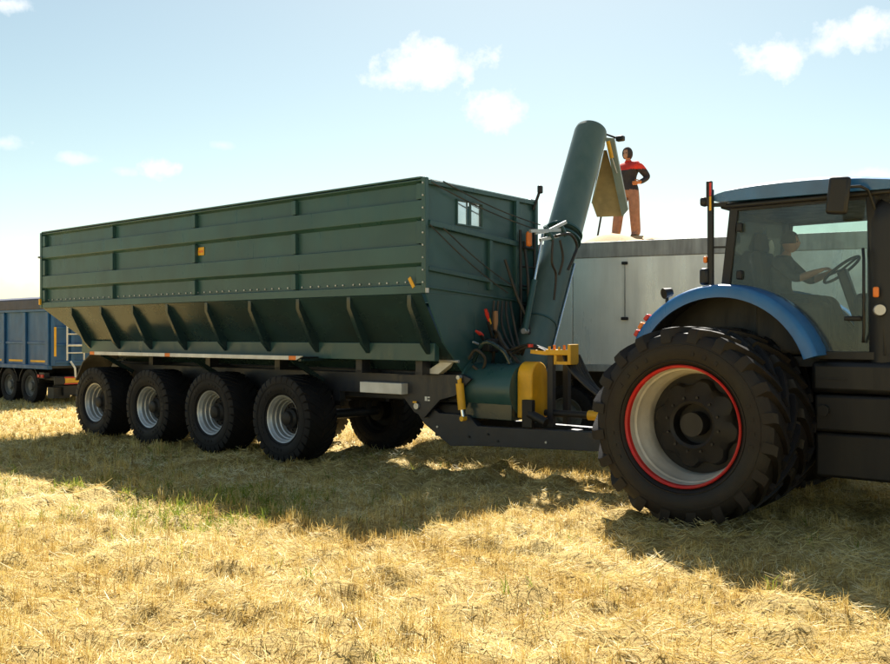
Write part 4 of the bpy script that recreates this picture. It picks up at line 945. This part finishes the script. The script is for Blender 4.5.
# ------------------------------------------------------------------ blue tipping trailer at the left
B0 = Vector((-11.4, 26.0, -.225))
bt = thing('tipper_trailer', 'blue tipping trailer with dark tarpaulin parked at the left edge', 'trailer', B0, RZ)
L = 8.2; zt2 = 2.90; gb = .225
def zz(z): return z + gb
bd = MB().span((-L, 0, zz(.92)), (0, .06, zz(2.52))).build('side_wall', 'truckblue', bt)
for i in range(6):
    x_ = -.08-i*1.36
    MB().span((x_-.10, -.07, zz(.93)), (x_+.07, -.001, zz(2.5))).build('post', 'truckblue', bd, bevel=.015)
for z_ in (1.55, ): MB().span((-L, -.03, zz(z_)), (-.2, -.0015, zz(z_+.08))).build('rail', 'truckblue', bd, bevel=.01)
MB().span((-L, -.09, zz(2.50)), (.0, .05, zz(2.58))).build('rail', 'truckblue', bd, bevel=.015); MB().span((-L, -.09, zz(.82)), (.0, .06, zz(.95))).build('rail', 'truckblue', bd, bevel=.015)
for i in range(6): MB().span((-.30-i*1.36-.88, -.036, zz(1.03)), (-.30-i*1.36, -.0325, zz(1.085))).build('reflective_strip', 'yellow', bd) if False else MB().span((-.30-i*1.36-.88, -.006, zz(1.02)), (-.30-i*1.36, -.0015, zz(1.08))).build('reflective_strip', 'yellow', bd)
m = MB(); m.prism([(-L, -.10, zz(2.56)), (-L, -.10, zz(2.88)), (-L, .2, zz(2.96)), (-L, 2.3, zz(2.96)), (-L, 2.6, zz(2.88)), (-L, 2.6, zz(2.56))], (L+.1, 0, 0)); m.build('tarpaulin', 'tarp', bt, bevel=.04)
re_ = MB().span((.0015, .0, zz(.92)), (.05, 2.5, zz(2.55))).build('tailgate', 'truckblue', bt)
for y_ in (.04, .62, 1.25, 1.9, 2.46): MB().span((.051, y_-.05, zz(.93)), (.11, y_+.05, zz(2.5))).build('post', 'truckblue', re_, bevel=.01)
for z_ in (1.0, 1.5, 2.0): MB().span((.051, .1, zz(z_)), (.09, 2.4, zz(z_+.07))).build('rail', 'truckblue', re_, bevel=.01)
MB().span((.112, .05, zz(1.20)), (.118, .12, zz(2.05))).build('reflective_strip', 'yellow', re_)
MB().span((-L, 2.44, zz(.92)), (0, 2.5, zz(2.52))).build('side_wall', 'truckblue', bt); MB().span((-L, .06, zz(.85)), (0, 2.44, zz(.93))).build('floor', 'black', bt)
la = MB().tube((.20, .40, zz(1.08)), (.20, .40, zz(2.35)), .024, 8).build('ladder_rail', 'white', bt); MB().tube((.20, .92, zz(1.08)), (.20, .92, zz(2.35)), .024, 8).build('ladder_rail', 'white', bt)
for z_ in (1.3, 1.52, 1.85, 2.05): MB().tube((.20, .40, zz(z_)), (.20, .92, zz(z_)), .020 if z_ != 1.52 else .032, 8).build('ladder_rung', 'white', bt)
MB().tube((.20, .92, zz(1.95)), (.22, 1.5, zz(1.45)), .022, 8).build('ladder_stay', 'white', bt); MB().tube((.20, .92, zz(1.52)), (.22, 1.5, zz(1.55)), .03, 8).build('ladder_stay', 'white', bt)
ch2 = MB()
for y_ in (.8, 1.55): ch2.span((-L, y_, zz(.55)), (.1, y_+.12, zz(.84)))
ch2.span((-3.6, .15, zz(.50)), (.1, 2.35, zz(.62))); ch2.build('chassis', 'black', bt)
lb = MB().span((.10, .05, zz(.38)), (.16, 2.45, zz(.60))).build('bumper', 'black', bt, bevel=.01)
MB().span((.162, .36, zz(.42)), (.166, 2.1, zz(.56))).build('marker_board', 'yellow', lb); MB().span((.162, .34, zz(.565)), (.166, 2.1, zz(.60))).build('marker_board', 'redplastic', lb); MB().span((.162, .34, zz(.382)), (.166, 2.1, zz(.415))).build('marker_board', 'redplastic', lb)
for x_ in (-.62, -.42): MB().box((x_, -.03, zz(.62)), (.12, .05, .09)).build('tail_lamp', 'redplastic', bt, bevel=.01)
MB().span((-.66, .0, zz(.55)), (-.34, .15, zz(.72))).build('lamp_bracket', 'black', bt)
MB().path([(.12, .55, zz(1.05)), (.24, .62, zz(.85)), (.2, .66, zz(.58))], .03, 8).build('air_hose', 'white', bt)
MB().span((-.35, .1, zz(-.02)), (.0, .6, zz(.30))).build('mud_flap', 'black', bt); MB().span((-.55, .35, zz(.06)), (.10, 2.1, zz(.34))).build('underrun_box', 'black', bt)
for x_ in (-1.30, -2.62, -3.94):
    for y_, fl_ in ((.17, 0), (2.33, math.pi)):
        w = place('wheel', twr, bt, (x_, y_, .52), rot=(0, x_, fl_)); place('tyre', twt, w)
    MB().tube((x_, .2, .52), (x_, 2.3, .52), .07).build('axle', 'black', bt)
    V_, F_ = [], []
    for i in range(17):
        a = R(170-160*i/16)
        for y_, r_ in ((.0, .60), (.36, .60), (.36, .63), (.0, .63)): V_.append((x_+r_*math.cos(a), y_, .54+r_*math.sin(a)))
    for i in range(16):
        for j in range(4): F_.append((i*4+j, i*4+(j+1) % 4, i*4+4+(j+1) % 4, i*4+4+j))
    MB().add(V_, F_).build('mudguard', 'darkmetal', bt)
MB().tube((-7.6, .6, .02), (-7.6, .6, zz(.7)), .06).build('landing_leg', 'darkmetal', bt); MB().tube((-7.6, 1.8, .02), (-7.6, 1.8, zz(.7)), .06).build('landing_leg', 'darkmetal', bt)
